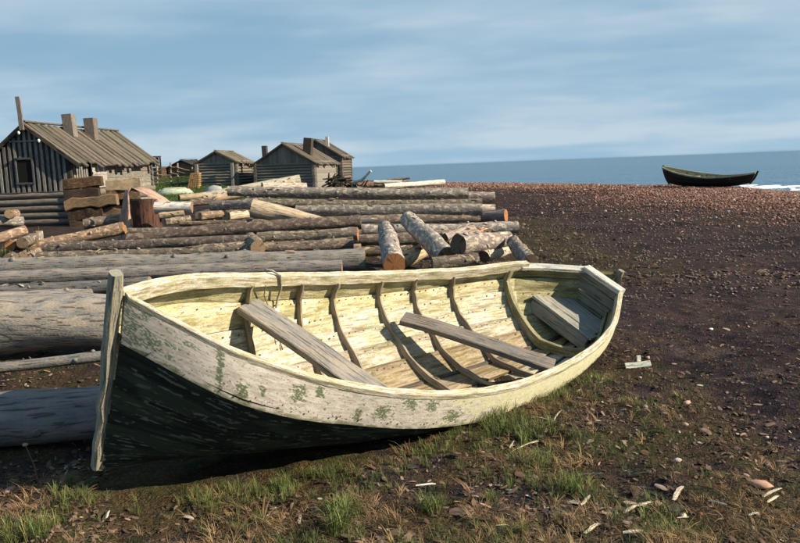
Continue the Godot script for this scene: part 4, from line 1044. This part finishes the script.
# ------------------------------------------------------------------ the other boats
func simple_hull(o: Node3D, l: float, b: float, bow: float, mid: float, stern: float, outer: Color, inner: Color, rail: Color):
	var sec := func(u: float, v: float) -> Vector2:
		var w := b * pow(sin(PI * clampf(u * 0.96 + 0.02, 0, 1)), 0.62); var z := mid + (bow - mid) * pow(maxf(0.0, 1.0 - u / 0.62), 1.7) + (stern - mid) * pow(maxf(0.0, (u - 0.62) / 0.38), 1.8)
		var k := 0.16 * pow(absf(u - 0.5) * 2.0, 3.0)
		var p0 := Vector2(w, z); var p1 := Vector2(w * 0.92, k + 0.05); var p2 := Vector2(0.015, k)
		return p0 * (1 - v) * (1 - v) + p1 * 2 * v * (1 - v) + p2 * v * v
	var rakes := func(u: float, v: float) -> float: return l * u + (v * 0.34 * (1.0 - smoothstep(0.0, 0.25, u))) - v * 0.38 * smoothstep(0.75, 1.0, u)
	for side in [1.0, -1.0]:
		for j in 4:
			var so := newst(); var si := newst(); var ro := []; var ri := []
			for i in 25:
				var u := i / 24.0; var v0 := j / 4.0; var v1 := (j + 1) / 4.0
				var a: Vector2 = sec.call(u, v0); var c: Vector2 = sec.call(u, v1); var vm: Vector2 = sec.call(u, (v0 + v1) / 2)
				var f := func(p: Vector2, v: float, k: float) -> Vector3: return Vector3(rakes.call(u, v), p.y, maxf(p.x + k, 0.006) * side)
				ro.append(PackedVector3Array([f.call(a, v0, 0.0), f.call(vm, (v0 + v1) / 2, 0.008), f.call(c, v1, 0.016), f.call(c, v1, 0.0)]))
				ri.append(PackedVector3Array([f.call(c, v1, 0.0), f.call(vm, (v0 + v1) / 2, -0.015), f.call(a, v0, -0.02)]))
			sweep(so, ro, false, false, false, tint(outer, 0.15), false, 0.4, 1.0, Vector2(j * 0.3, j * 0.27)); sweep(si, ri, false, false, false, tint(inner, 0.1), false, 0.4, 1.0)
			var mesh := done(so, null, M.wood); mesh = done(si, mesh, M.wood); part("plank", mesh, null, o)
		var rr := []; var st := newst()
		for i in 25:
			var u := i / 24.0; var p: Vector2 = sec.call(u, 0.0); var x: float = rakes.call(u, 0.0)
			var zi: float = maxf(p.x - 0.05, 0.004) * side; var zo: float = (p.x + 0.02) * side
			rr.append(PackedVector3Array([Vector3(x, p.y - 0.05, zi), Vector3(x, p.y + 0.02, zi), Vector3(x, p.y + 0.02, zo), Vector3(x, p.y - 0.05, zo)]))
		sweep(st, rr, true, true, true, rail, true, 0.5, 1.0); part("gunwale", done(st), M.wood, o)
	for u in [0.2, 0.3, 0.4, 0.5, 0.6, 0.7, 0.8]:
		var pts := []; var rad := []
		for i in 17:
			var t := i / 16.0 * 2.0 - 1.0; var v := 1.0 - absf(t) * 0.98; var p: Vector2 = sec.call(u, v)
			pts.append(Vector3(rakes.call(u, v), p.y + 0.02, maxf(p.x - 0.03, 0.0) * (1.0 if t > 0 else -1.0))); rad.append(0.025)
		part("rib", tube(pts, rad, 5, inner * 0.7), M.wood, o)
	for u in [0.34, 0.56, 0.78]:
		var p: Vector2 = sec.call(u, 0.12)
		box_at("thwart", Vector3(l * u, p.y - 0.02, -p.x * 0.97), Vector3(l * u, p.y - 0.02, p.x * 0.97), 0.2, 0.04, inner * 0.85, M.wood, o, int(u * 50), 0.002, Vector3.RIGHT)
	var bp: Vector2 = sec.call(0.0, 0.0)
	part("stem_post", tube([Vector3(-0.02, bp.y + 0.08, 0), Vector3(0.06, bp.y * 0.6, 0), Vector3(0.32, 0.12, 0)], [0.045, 0.045, 0.04], 6, outer), M.wood, o)
	var sp: Vector2 = sec.call(1.0, 0.0)
	part("stern_post", tube([Vector3(l + 0.06, sp.y + 0.06, 0), Vector3(l - 0.12, sp.y * 0.6, 0), Vector3(l - 0.36, 0.14, 0)], [0.045, 0.045, 0.04], 6, outer), M.wood, o)

func far_boat():
	var bow := at(664, 186, 41.0); var stern := at(757, 188, 36.6)
	bow.y = 0; stern.y = 0
	var d := (stern - bow).normalized(); var side := d.cross(Vector3.UP).normalized() * 1.0
	var y := gh((bow.x + stern.x) / 2, -(bow.z + stern.z) / 2)
	var bs := Basis(d, Vector3.UP, d.cross(Vector3.UP)) * Basis(Vector3.RIGHT, 0.05)
	var o := thing("beached_boat", "black tarred rowing boat drawn up on the shingle by the water", "boat", Vector3(bow.x, y + 0.02, bow.z), bs)
	simple_hull(o, bow.distance_to(stern), 0.70, 1.02, 0.50, 0.66, Color(0.030, 0.030, 0.032), Color(0.42, 0.40, 0.28), Color(0.40, 0.39, 0.27))

# ------------------------------------------------------------------ things in the yard
func yard_things():
	# pale boat turned keel up on the grass
	var p := at(156, 189, 59.0); p.y = gh(p.x, 59.0)
	var o := thing("upturned_boat", "small pale green boat lying keel up on the grass before the fence", "boat", p + Vector3(0, 0.62, 0), Basis(Vector3.UP, 0.12) * Basis(Vector3.RIGHT, PI - 0.1))
	simple_hull(o, 2.75, 0.62, 0.62, 0.55, 0.58, Color(0.50, 0.56, 0.42), Color(0.3, 0.3, 0.2), Color(0.55, 0.58, 0.45))
	# sagging rail fence
	o = thing("rail_fence", "sagging grey rail fence on the green slope between the huts", "fence", at(170, 180, 72.0))
	var posts := []
	for q in [[143, 180.5, 166], [157, 181, 166], [170.5, 181.5, 162.5], [177.5, 181.5, 163], [192, 182, 167], [199, 182, 168]]:
		var a := at(q[0], q[1], 72.0); var b := at(q[0], q[2], 72.0); a.y = minf(a.y, gh(a.x, 72.0)) - 0.05
		posts.append([a, b])
		part("post", tube([a - o.position, (a + b) / 2 - o.position + Vector3(0.02, 0, 0), b - o.position], [0.09, 0.085, 0.08], 6, tint(Color(0.34, 0.27, 0.20), 0.25)), M.wood, o)
	for i in posts.size() - 1:
		for k in 4:
			var f := 0.18 + k * 0.2
			var a: Vector3 = posts[i][0].lerp(posts[i][1], f + rng.randf_range(-0.06, 0.06)) - o.position + Vector3(0, 0, 0.1); var b: Vector3 = posts[i + 1][0].lerp(posts[i + 1][1], f + rng.randf_range(-0.16, 0.1)) - o.position + Vector3(0, 0, 0.1)
			part("rail", tube([a, (a + b) / 2 - Vector3(0, rng.randf_range(0.0, 0.1), 0), b], [0.05, 0.045, 0.045], 6, tint(Color(0.32, 0.25, 0.17), 0.3)), M.wood, o)
	# stack of orange firewood against the low hut
	p = at(193, 187, 67.0); p.y = gh(p.x, 67.0)
	o = thing("firewood_stack", "orange brown stack of firewood beside the low hut's left post", "firewood", p)
	var rows := 8
	for r in rows:
		var w := lerpf(0.40, 0.30, r / 7.0)
		for k in 5:
			part("billet", round_log(0.8, 0.09, tint(Color(0.36, 0.23, 0.11), 0.3), 900 + r * 5 + k), M.wood, o, Transform3D(Basis(Vector3.UP, PI / 2), Vector3(lerpf(-w + 0.1, w + 0.1, k / 4.0) + r * 0.03, 0.08 + r * 0.165, 0)))
	# grey boulder before the low hut
	p = at(214, 189, 60.0); p.y = gh(p.x, 60.0)
	o = thing("boulder", "grey boulder in front of the low hut", "boulder", p)
	part("stone", pebble_mesh(55), M.stone_grey, o, Transform3D(Basis.from_scale(Vector3(1.5, 1.5, 1.0)), Vector3(0, 0.2, 0)))
	# rusty tank under a stiff pinkish canvas
	p = at(148, 230, 18.6); p.y = 0.0
	o = thing("rusty_tank", "rusty brown tank half covered by pink canvas beside the beam crib", "tank", p)
	var st := newst(); var rings := []
	for i in 10:
		var y := 1.08 * i / 9.0; var ring := PackedVector3Array(); var rr := 0.335 + (0.018 if i in [0, 3, 6, 9] else 0.0)
		for k in 22:
			var a := TAU * k / 22.0; ring.append(Vector3(cos(a) * rr, y, sin(a) * rr * 0.9))
		rings.append(ring)
	sweep(st, rings, true, true, true, Color(0.115, 0.062, 0.045), true, 0.6, 0.8)
	part("drum", done(st), M.wood, o)
	st = newst()
	var cr := []
	var prof := [[Vector3(-0.34, 1.29, 0.2), Vector3(-0.36, 1.32, -0.4)], [Vector3(-0.28, 1.37, 0.18), Vector3(-0.32, 1.39, -0.4)], [Vector3(0.05, 1.24, 0.2), Vector3(0.05, 1.29, -0.4)], [Vector3(0.34, 1.05, 0.16), Vector3(0.36, 1.10, -0.4)], [Vector3(0.66, 0.73, 0.16), Vector3(0.70, 0.78, -0.38)]]
	for q in prof:
		var ring := PackedVector3Array()
		for k in 9:
			var t := k / 8.0
			ring.append((q[0] as Vector3).lerp(q[1], t) + Vector3(nz2.get_noise_2d(t * 3.0, q[0].x * 5.0), nz2.get_noise_2d(t * 4.0 + 9.0, q[0].x * 5.0), 0) * 0.05)
		var back := ring.duplicate(); back.reverse()
		for b in back:
			ring.append(b - Vector3(0.0, 0.012, 0.0) + Vector3(0.008, 0, 0))
		cr.append(ring)
	sweep(st, cr, false, true, true, Color(0.50, 0.33, 0.26), true, 0.6, 0.8)
	part("canvas_cover", done(st), M.wood, o)
	# the canvas hangs down in stiff folds on the near left side
	st = newst(); var fr := []
	for i in 8:
		var t := i / 7.0; var ring := PackedVector3Array()
		var l: Vector3 = Vector3(-0.36, 1.33, 0.30).lerp(Vector3(-0.70, 0.1, 0.30), t); var r: Vector3 = Vector3(-0.27, 1.33, 0.36).lerp(Vector3(-0.22, 0.15, 0.52), t)
		for k in 8:
			var f := k / 7.0
			ring.append(l.lerp(r, f) + Vector3(0, 0, 0.06 * sin(f * 9.0 + 1.0) * t + nz2.get_noise_2d(f * 4.0, t * 4.0) * 0.03))
		var back := ring.duplicate(); back.reverse()
		for q in back:
			ring.append(q - Vector3(0, 0, 0.012))
		fr.append(ring)
	sweep(st, fr, false, true, true, Color(0.50, 0.33, 0.26), true, 0.6, 0.8)
	part("canvas_flap", done(st), M.wood, o)

# ------------------------------------------------------------------ foreground growth and litter
func blade_tuft(sd: int, n: int, spread: float, lean: float) -> ArrayMesh:
	var st := newst(); st.set_smooth_group(-1); var r := RandomNumberGenerator.new(); r.seed = sd
	for i in n:
		var a := r.randf() * TAU; var base := Vector3(cos(a), 0, sin(a)) * r.randf() * spread * 0.35
		var dir := Vector3(cos(a + r.randf_range(-0.7, 0.7)), 0, sin(a + r.randf_range(-0.7, 0.7))); var h := r.randf_range(0.55, 1.0); var w := r.randf_range(0.010, 0.020)
		var sidev := dir.cross(Vector3.UP).normalized() * w; var ln := lean * r.randf_range(0.3, 1.2)
		var p0 := base - Vector3(0, 0.06, 0); var p1 := base + dir * ln * 0.25 + Vector3(0, h * 0.5, 0); var p2 := base + dir * ln * 0.7 + Vector3(0, h * 0.85, 0); var p3 := base + dir * ln * 1.2 + Vector3(0, h * (1.0 - ln * 0.35), 0)
		var sh := r.randf_range(0.75, 1.2); var c := Color(sh, sh, sh)
		quad(st, p0 - sidev, p1 - sidev * 0.9, p1 + sidev * 0.9, p0 + sidev, Vector2(0, 0), Vector2(1, 0), Vector2(1, 1), Vector2(0, 1), c)
		quad(st, p1 - sidev * 0.9, p2 - sidev * 0.6, p2 + sidev * 0.6, p1 + sidev * 0.9, Vector2(0, 0), Vector2(1, 0), Vector2(1, 1), Vector2(0, 1), c)
		vert(st, p2 - sidev * 0.6, Vector2(0, 0), c); vert(st, p3, Vector2(1, 0), c); vert(st, p2 + sidev * 0.6, Vector2(0, 1), c)
	return done(st)

func flake_mesh(sd: int) -> ArrayMesh:
	# a curled flake of bark or wood: two rows of uneven points with thickness
	var st := newst(); var r := RandomNumberGenerator.new(); r.seed = sd; var rings := []
	var cu := r.randf_range(0.05, 0.3)
	for i in 4:
		var x := -0.5 + i / 3.0; var w := (0.22 + r.randf() * 0.16) * (0.6 if i in [0, 3] else 1.0); var y := cu * (0.25 - x * x)
		var o := r.randf_range(-0.08, 0.08)
		rings.append(PackedVector3Array([Vector3(x, y, o - w), Vector3(x + r.randf_range(-0.05, 0.05), y + 0.06, o - w * 0.4), Vector3(x, y + 0.07, o + w), Vector3(x, y - 0.05, o + w * 0.5)]))
	sweep(st, rings, true, true, true, Color.WHITE)
	return done(st)

func chip_mesh(sd: int, l: float, w: float, col: Color) -> ArrayMesh:
	# a split chip: thin, twisted, ragged at both ends
	var st := newst(); var r := RandomNumberGenerator.new(); r.seed = sd; var rings := []
	for i in 7:
		var t := i / 6.0; var x := (t - 0.5) * l; var f := sin(PI * clampf(t * 0.86 + 0.07, 0, 1))
		var hw := w * 0.5 * (0.25 + 0.75 * pow(f, 0.5)) * r.randf_range(0.8, 1.2); var o := r.randf_range(-0.12, 0.12) * w; var y := (0.25 - (t - 0.5) * (t - 0.5)) * l * 0.10; var th := w * 0.16 * (0.3 + f)
		rings.append(PackedVector3Array([Vector3(x, y - th, o - hw), Vector3(x, y + th * 0.6, o - hw), Vector3(x, y + th, o + hw * 0.2), Vector3(x, y + th * 0.3, o + hw), Vector3(x, y - th, o + hw * 0.8)]))
	sweep(st, rings, true, true, true, col, true, 1.0, 2.0)
	return done(st)

func rand_basis(s: Vector3, tilt: float) -> Basis:
	return Basis(Vector3.UP, rng.randf() * TAU) * Basis(Vector3(rng.randf_range(-1, 1), 0.01, rng.randf_range(-1, 1)).normalized(), rng.randf() * tilt) * Basis.from_scale(s)

func foreground():
	# spots of strong green seen in the photograph: x, y, radius in metres, height
	var spots := [[240, 468, 0.16, 0.16], [165, 482, 0.12, 0.10], [80, 498, 0.14, 0.09], [30, 535, 0.12, 0.12], [345, 520, 0.05, 0.15], [338, 535, 0.07, 0.16], [520, 438, 0.2, 0.13], [535, 462, 0.15, 0.09], [575, 490, 0.12, 0.10], [640, 405, 0.13, 0.06], [655, 525, 0.22, 0.09], [430, 515, 0.06, 0.1], [515, 535, 0.06, 0.08], [490, 425, 0.2, 0.12], [420, 455, 0.22, 0.07], [300, 470, 0.25, 0.09], [270, 490, 0.2, 0.08], [490, 505, 0.04, 0.06], [460, 445, 0.25, 0.07], [210, 500, 0.16, 0.07], [560, 400, 0.25, 0.08], [590, 385, 0.2, 0.07], [370, 480, 0.25, 0.06], [15, 262, 0.3, 0.4]]
	var greens := [[], []]; var gcol := [[], []]
	for s in spots:
		var c := on_ground(s[0], s[1])
		var n := int(8 + s[2] * 170)
		for i in n:
			var a := rng.randf() * TAU; var q := pow(rng.randf(), 0.7) * float(s[2])
			var x := c.x + cos(a) * q; var d := -c.z + sin(a) * q
			if in_boat(x, d):
				continue
			var h: float = s[3] * rng.randf_range(0.55, 1.15)
			var k := rng.randi() % 2
			greens[k].append(Transform3D(rand_basis(Vector3(h * 0.8, h, h * 0.8), 0.25), Vector3(x, gh(x, d), -d)))
			gcol[k].append(tint(Color(0.105, 0.155, 0.045).lerp(Color(0.24, 0.21, 0.08), rng.randf() * rng.randf()), 0.25))
	# straw and thin grass all over the near ground
	var dry := [[], []]; var dcol := [[], []]
	for i in 18000:
		var d := lerpf(2.7, 9.0, pow(rng.randf(), 1.35)); var x := rng.randf_range(-0.56, 0.56) * d
		var gr := grassy(x, d); var pn := nz.get_noise_2d(x * 1.4 + 9.0, d * 1.4) * 0.5 + 0.5
		if rng.randf() > gr * smoothstep(0.36, 0.66, pn) * 0.85 + 0.06 or in_boat(x, d) or (x < -0.75 and d > 4.05):
			continue
		var green := nz2.get_noise_2d(x * 0.9 + 30.0, d * 0.9) * 0.5 + 0.5
		var p := Vector3(x, gh(x, d), -d); var h := rng.randf_range(0.025, 0.065) * (0.6 + gr * 0.6)
		if rng.randf() < smoothstep(0.30, 0.7, green) * 0.85 * gr:
			greens[i % 2].append(Transform3D(rand_basis(Vector3(h * 0.9, h, h * 0.9), 0.3), p)); gcol[i % 2].append(tint(Color(0.10, 0.125, 0.042), 0.3))
		else:
			dry[i % 2].append(Transform3D(rand_basis(Vector3(h * 1.3, h * 0.8, h * 1.3), 0.6), p)); dcol[i % 2].append(tint(Color(0.19, 0.12, 0.065).lerp(Color(0.36, 0.26, 0.14), rng.randf() * rng.randf()), 0.35))
	# sward on the green slope and thin grass by the pile's right end
	for i in 9000:
		var far := i % 3 > 0
		var d := rng.randf_range(44.0, 95.0) if far else rng.randf_range(9.5, 24.0)
		var x := rng.randf_range(-26.0, -9.0) * d / 72.0 * 1.15 if far else rng.randf_range(1.6, 4.6)
		if not far and rng.randf() > grassy(x, d):
			continue
		var h := rng.randf_range(0.12, 0.3) if far else rng.randf_range(0.03, 0.09)
		greens[i % 2].append(Transform3D(rand_basis(Vector3(h * 2.0, h, h * 2.0) if far else Vector3(h, h, h), 0.3), Vector3(x, gh(x, d), -d)))
		gcol[i % 2].append(tint(Color(0.075, 0.125, 0.032) if far else Color(0.14, 0.13, 0.05), 0.3))
	for k in 2:
		scatter("green_grass", ["fresh green grass tufts growing by the boat and on the slope", "finer green grass blades growing by the boat and on the slope"][k], "grass", blade_tuft(3 + k, 13, 0.5, 0.55), M.leaf, greens[k], gcol[k])
		scatter("dry_grass", ["straw coloured dry grass on the near ground", "sparser straw blades lying over the near ground"][k], "grass", blade_tuft(13 + k, 11, 0.9, 1.0), M.leaf, dry[k], dcol[k])
	# flakes of bark and chips trodden into the soil
	for k in 3:
		var xf := []; var cl := []
		for i in 13000:
			var d := lerpf(2.6, 11.0, pow(rng.randf(), 1.3)); var x := rng.randf_range(-0.57, 0.57) * d
			if i % 5 == 0:
				d = rng.randf_range(9.0, 34.0); x = rng.randf_range(-0.05, 0.56) * d
			if in_boat(x, d):
				continue
			if d < 9.0 and rng.randf() > 0.35 + 0.65 * grassy(x, d):
				continue
			if nz.get_noise_2d(x * 0.9 + 15.0, d * 0.9) < -0.02 and rng.randf() < 0.75:
				continue
			var s := rng.randf_range(0.012, 0.042) * (1.0 if rng.randf() < 0.93 else 1.9) * (1.0 if d < 10.0 else 1.8)
			xf.append(Transform3D(rand_basis(Vector3(s, s * 0.7, s * rng.randf_range(0.5, 1.0)), 0.7), Vector3(x, gh(x, d) + s * 0.12, -d)))
			var pick := rng.randf()
			var c := Color(0.11, 0.070, 0.048)
			if pick > 0.5:
				c = Color(0.18, 0.125, 0.09)
			if pick > 0.76:
				c = Color(0.055, 0.045, 0.045)
			if pick > 0.88:
				c = Color(0.32, 0.22, 0.175)
			if pick > 0.975:
				c = Color(0.45, 0.40, 0.33)
			cl.append(tint(c * 0.8, 0.3))
		scatter("bark_litter", ["brown flakes of bark littering the near ground", "small wood chips littering the near ground", "curled bark scraps littering the near ground"][k], "bark litter", flake_mesh(60 + k * 7), M.plain, xf, cl)
	# shingle by the water, and loose stones over the dark soil
	for k in 3:
		var xf := []; var cl := []
		for i in 80000:
			var d := lerpf(17.0, 84.0, pow(rng.randf(), 1.25)); var t := absf(rng.randfn(0.0, 1.0)) * 4.1 - 2.0
			var x := shore_x(d) - t * 1.15
			if i % 12 == 0:
				if i % 36 > 0:
					continue
				d = rng.randf_range(4.0, 26.0); x = rng.randf_range(0.0, 0.58) * d
			if absf(x) > d * 0.62 or in_boat(x, d):
				continue
			var s := rng.randf_range(0.02, 0.055) * (1.0 if rng.randf() < 0.85 else 2.0) * (0.7 + d / 50.0)
			if i % 12 == 0:
				s = rng.randf_range(0.008, 0.026) if d < 9.0 else rng.randf_range(0.015, 0.06)
			xf.append(Transform3D(rand_basis(Vector3(s, s * rng.randf_range(0.7, 1.2), s), 0.5), Vector3(x, gh(x, d) + s * 0.10, -d)))
			var c := Color(0.24, 0.12, 0.085).lerp(Color(0.33, 0.20, 0.15), rng.randf())
			var pick := rng.randf()
			if pick > 0.74:
				c = Color(0.15, 0.075, 0.06)
			if pick > 0.94:
				c = Color(0.48, 0.40, 0.35)
			if i % 12 == 0:
				c = c.lerp(Color(0.13, 0.11, 0.11), 0.75)
			cl.append(tint(c * 0.8, 0.25))
		scatter("shingle", ["reddish pebbles of the shingle beach", "brown pebbles mixed into the shingle beach", "paler pebbles mixed into the shingle beach"][k], "pebbles", pebble_mesh(70 + k * 5), M.stone, xf, cl)

# single pieces one can point to: chips, sticks, stones
func litter():
	# [x, y, length px, angle deg in view, kind, label]
	var chips := [[678, 495, 14, 50, "pale chip of wood left of the other two at lower right"], [772, 492, 22, 35, "longest of three pale splints at lower right"], [773, 498.5, 13, 30, "shortest of three pale splints at lower right, in front"], [632, 511, 19, 25, "pale chip below the dark slivers near the bottom"], [617, 513, 9, 80, "upright pale chip beside the low grass tuft at bottom"], [586, 502, 12, 40, "pale chip by the grass tuft in front of the stern"], [525, 449, 30, 22, "thin pale stick before the green tuft near the hull"], [534, 445, 10, 10, "pale chip at the end of the thin stick"], [512, 449, 8, 60, "small chip crossing the thin stick"], [426, 491, 20, 3, "long whitish chip lying in front of the boat's middle"], [587, 475, 12, 5, "whitish chip left of a grey one, above the grass tuft"], [597, 475, 13, -5, "greyish chip right of a whitish one above the grass tuft"], [503, 531, 14, 10, "pale chip near the bottom centre"], [592, 533, 18, 35, "forked splinter at the bottom edge"], [634, 537, 22, 3, "broad white chip at the bottom edge"], [640, 476, 20, -3, "dark grey sliver of wood in the lower right"], [717, 505, 20, -18, "bluish grey sliver of wood at lower right"], [754, 514, 10, 5, "tiny white chip at lower right, right of the bluish sliver"], [557, 421, 16, 60, "bent twig's upright end near the hull's turn"], [540, 423, 16, -5, "bent twig's level end near the hull's turn"], [683, 519, 12, 12, "pale crumb of wood near the bottom right"], [108, 516, 8, 70, "small white chip in the lower left grass"], [300, 521, 9, 80, "small pale chip in grass at bottom left of centre"], [645, 507, 16, 15, "pale chip touching the low grass tuft at bottom"]]
	var i := 0
	for q in chips:
		i += 1
		var a := deg_to_rad(q[3]); var dx: float = cos(a) * q[2] * 0.5; var dy: float = -sin(a) * q[2] * 0.5
		var p := on_ground(q[0] - dx, q[1] - dy); var r := on_ground(q[0] + dx, q[1] + dy)
		var col := Color(0.62, 0.54, 0.42)
		if "grey" in q[4]:
			col = Color(0.22, 0.22, 0.23) if "ish" in q[4] else Color(0.13, 0.12, 0.12)
		elif "whit" in q[4]:
			col = Color(0.72, 0.68, 0.6)
		var l := p.distance_to(r); var ax := (r - p).normalized(); var wd := clampf(l * 0.13, 0.009, 0.02)
		if "stick" in q[4] or "twig" in q[4]:
			wd = 0.008
		var zz := ax.cross(Vector3.UP).normalized(); var yy := zz.cross(ax).normalized()
		var o := part(numbered("wood_chip"), chip_mesh(300 + i, l, wd * 1.15, tint(col, 0.1)), M.wood, self, Transform3D(Basis(ax, yy, zz) * Basis(Vector3.RIGHT, rng.randf_range(-0.5, 0.5)), (p + r) / 2 + Vector3(0, 0.016, 0)))
		tag(o, q[4], "wood chip", "chips and twigs on the ground")
	var stones := [[711, 330, 8, 0.62, 0.58, 0.52, "round whitish stone alone on the dark soil right of the stern"], [685, 427, 9, 0.42, 0.27, 0.20, "pinkish stone below the pale rock crumbs at right"], [687, 403, 10, 0.45, 0.34, 0.26, "pale flat stone right of the low green plant"], [645, 409, 9, 0.36, 0.28, 0.24, "stone at the foot of the low green plant"], [677, 462, 9, 0.44, 0.38, 0.34, "pale angular stone in the lower right"], [679, 434, 5, 0.5, 0.45, 0.4, "small white stone beside the pinkish one"], [759, 484, 24, 0.40, 0.24, 0.17, "flat reddish stone above the three pale splints"], [648, 358, 6, 0.4, 0.3, 0.25, "small stone behind the broken white board"], [640, 381, 5, 0.4, 0.33, 0.28, "small stone below the broken white board"], [767, 435, 5, 0.55, 0.5, 0.45, "small pale stone near the right edge"], [10, 496, 18, 0.30, 0.20, 0.16, "brown stone in the grass at far left"], [664, 415, 7, 0.42, 0.28, 0.22, "pinkish slanted stone right of the low green plant"], [683, 516, 10, 0.45, 0.38, 0.33, "pale stone low in the right foreground"], [700, 514, 8, 0.30, 0.10, 0.07, "red stone low in the right foreground"]]
	for q in stones:
		i += 1
		var p := on_ground(q[0], q[1]); var s: float = q[2] * -p.z / F
		var m := M.stone_grey.duplicate() as StandardMaterial3D; m.albedo_color = lin(q[3], q[4], q[5])
		var o := part(numbered("stone"), pebble_mesh(200 + i), m, self, Transform3D(Basis(Vector3.UP, i * 1.3) * Basis.from_scale(Vector3(s, s * (0.9 if s < 0.07 else 0.5), s * 0.85)), p + Vector3(0, s * 0.16, 0)))
		tag(o, q[6], "stone", "single stones on the ground")
	# broken piece of white board with an upright stub
	var p := on_ground(638, 368)
	var o := thing("broken_board", "broken piece of whitish board with an upright stub, right of the boat", "board", p, Basis(Vector3.UP, 0.1))
	part("plank", board_mesh(0.21, 0.045, 0.014, Color(0.42, 0.46, 0.40), 5, 0.004), M.wood, o, Transform3D(Basis(Vector3.RIGHT, -0.7), Vector3(0, 0.025, 0)))
	part("stub", board_mesh(0.03, 0.055, 0.02, Color(0.75, 0.74, 0.7), 6, 0.003), M.wood, o, Transform3D(Basis.IDENTITY, Vector3(0.015, 0.06, -0.02)))
	# dry stalk in the shade at left
	o = thing("dry_stalk", "thin dry stalk with a brown head standing in the boat's shadow", "plant", on_ground(40, 492))
	part("stem", tube([Vector3(0, -0.02, 0), Vector3(-0.015, 0.12, 0.0), Vector3(-0.045, 0.235, 0.01)], [0.004, 0.0035, 0.003], 5, Color(0.16, 0.09, 0.06)), M.plain, o)
	part("seed_head", pebble_mesh(91), M.brown_head, o, Transform3D(Basis.from_scale(Vector3(0.035, 0.03, 0.03)), Vector3(-0.048, 0.24, 0.01)))
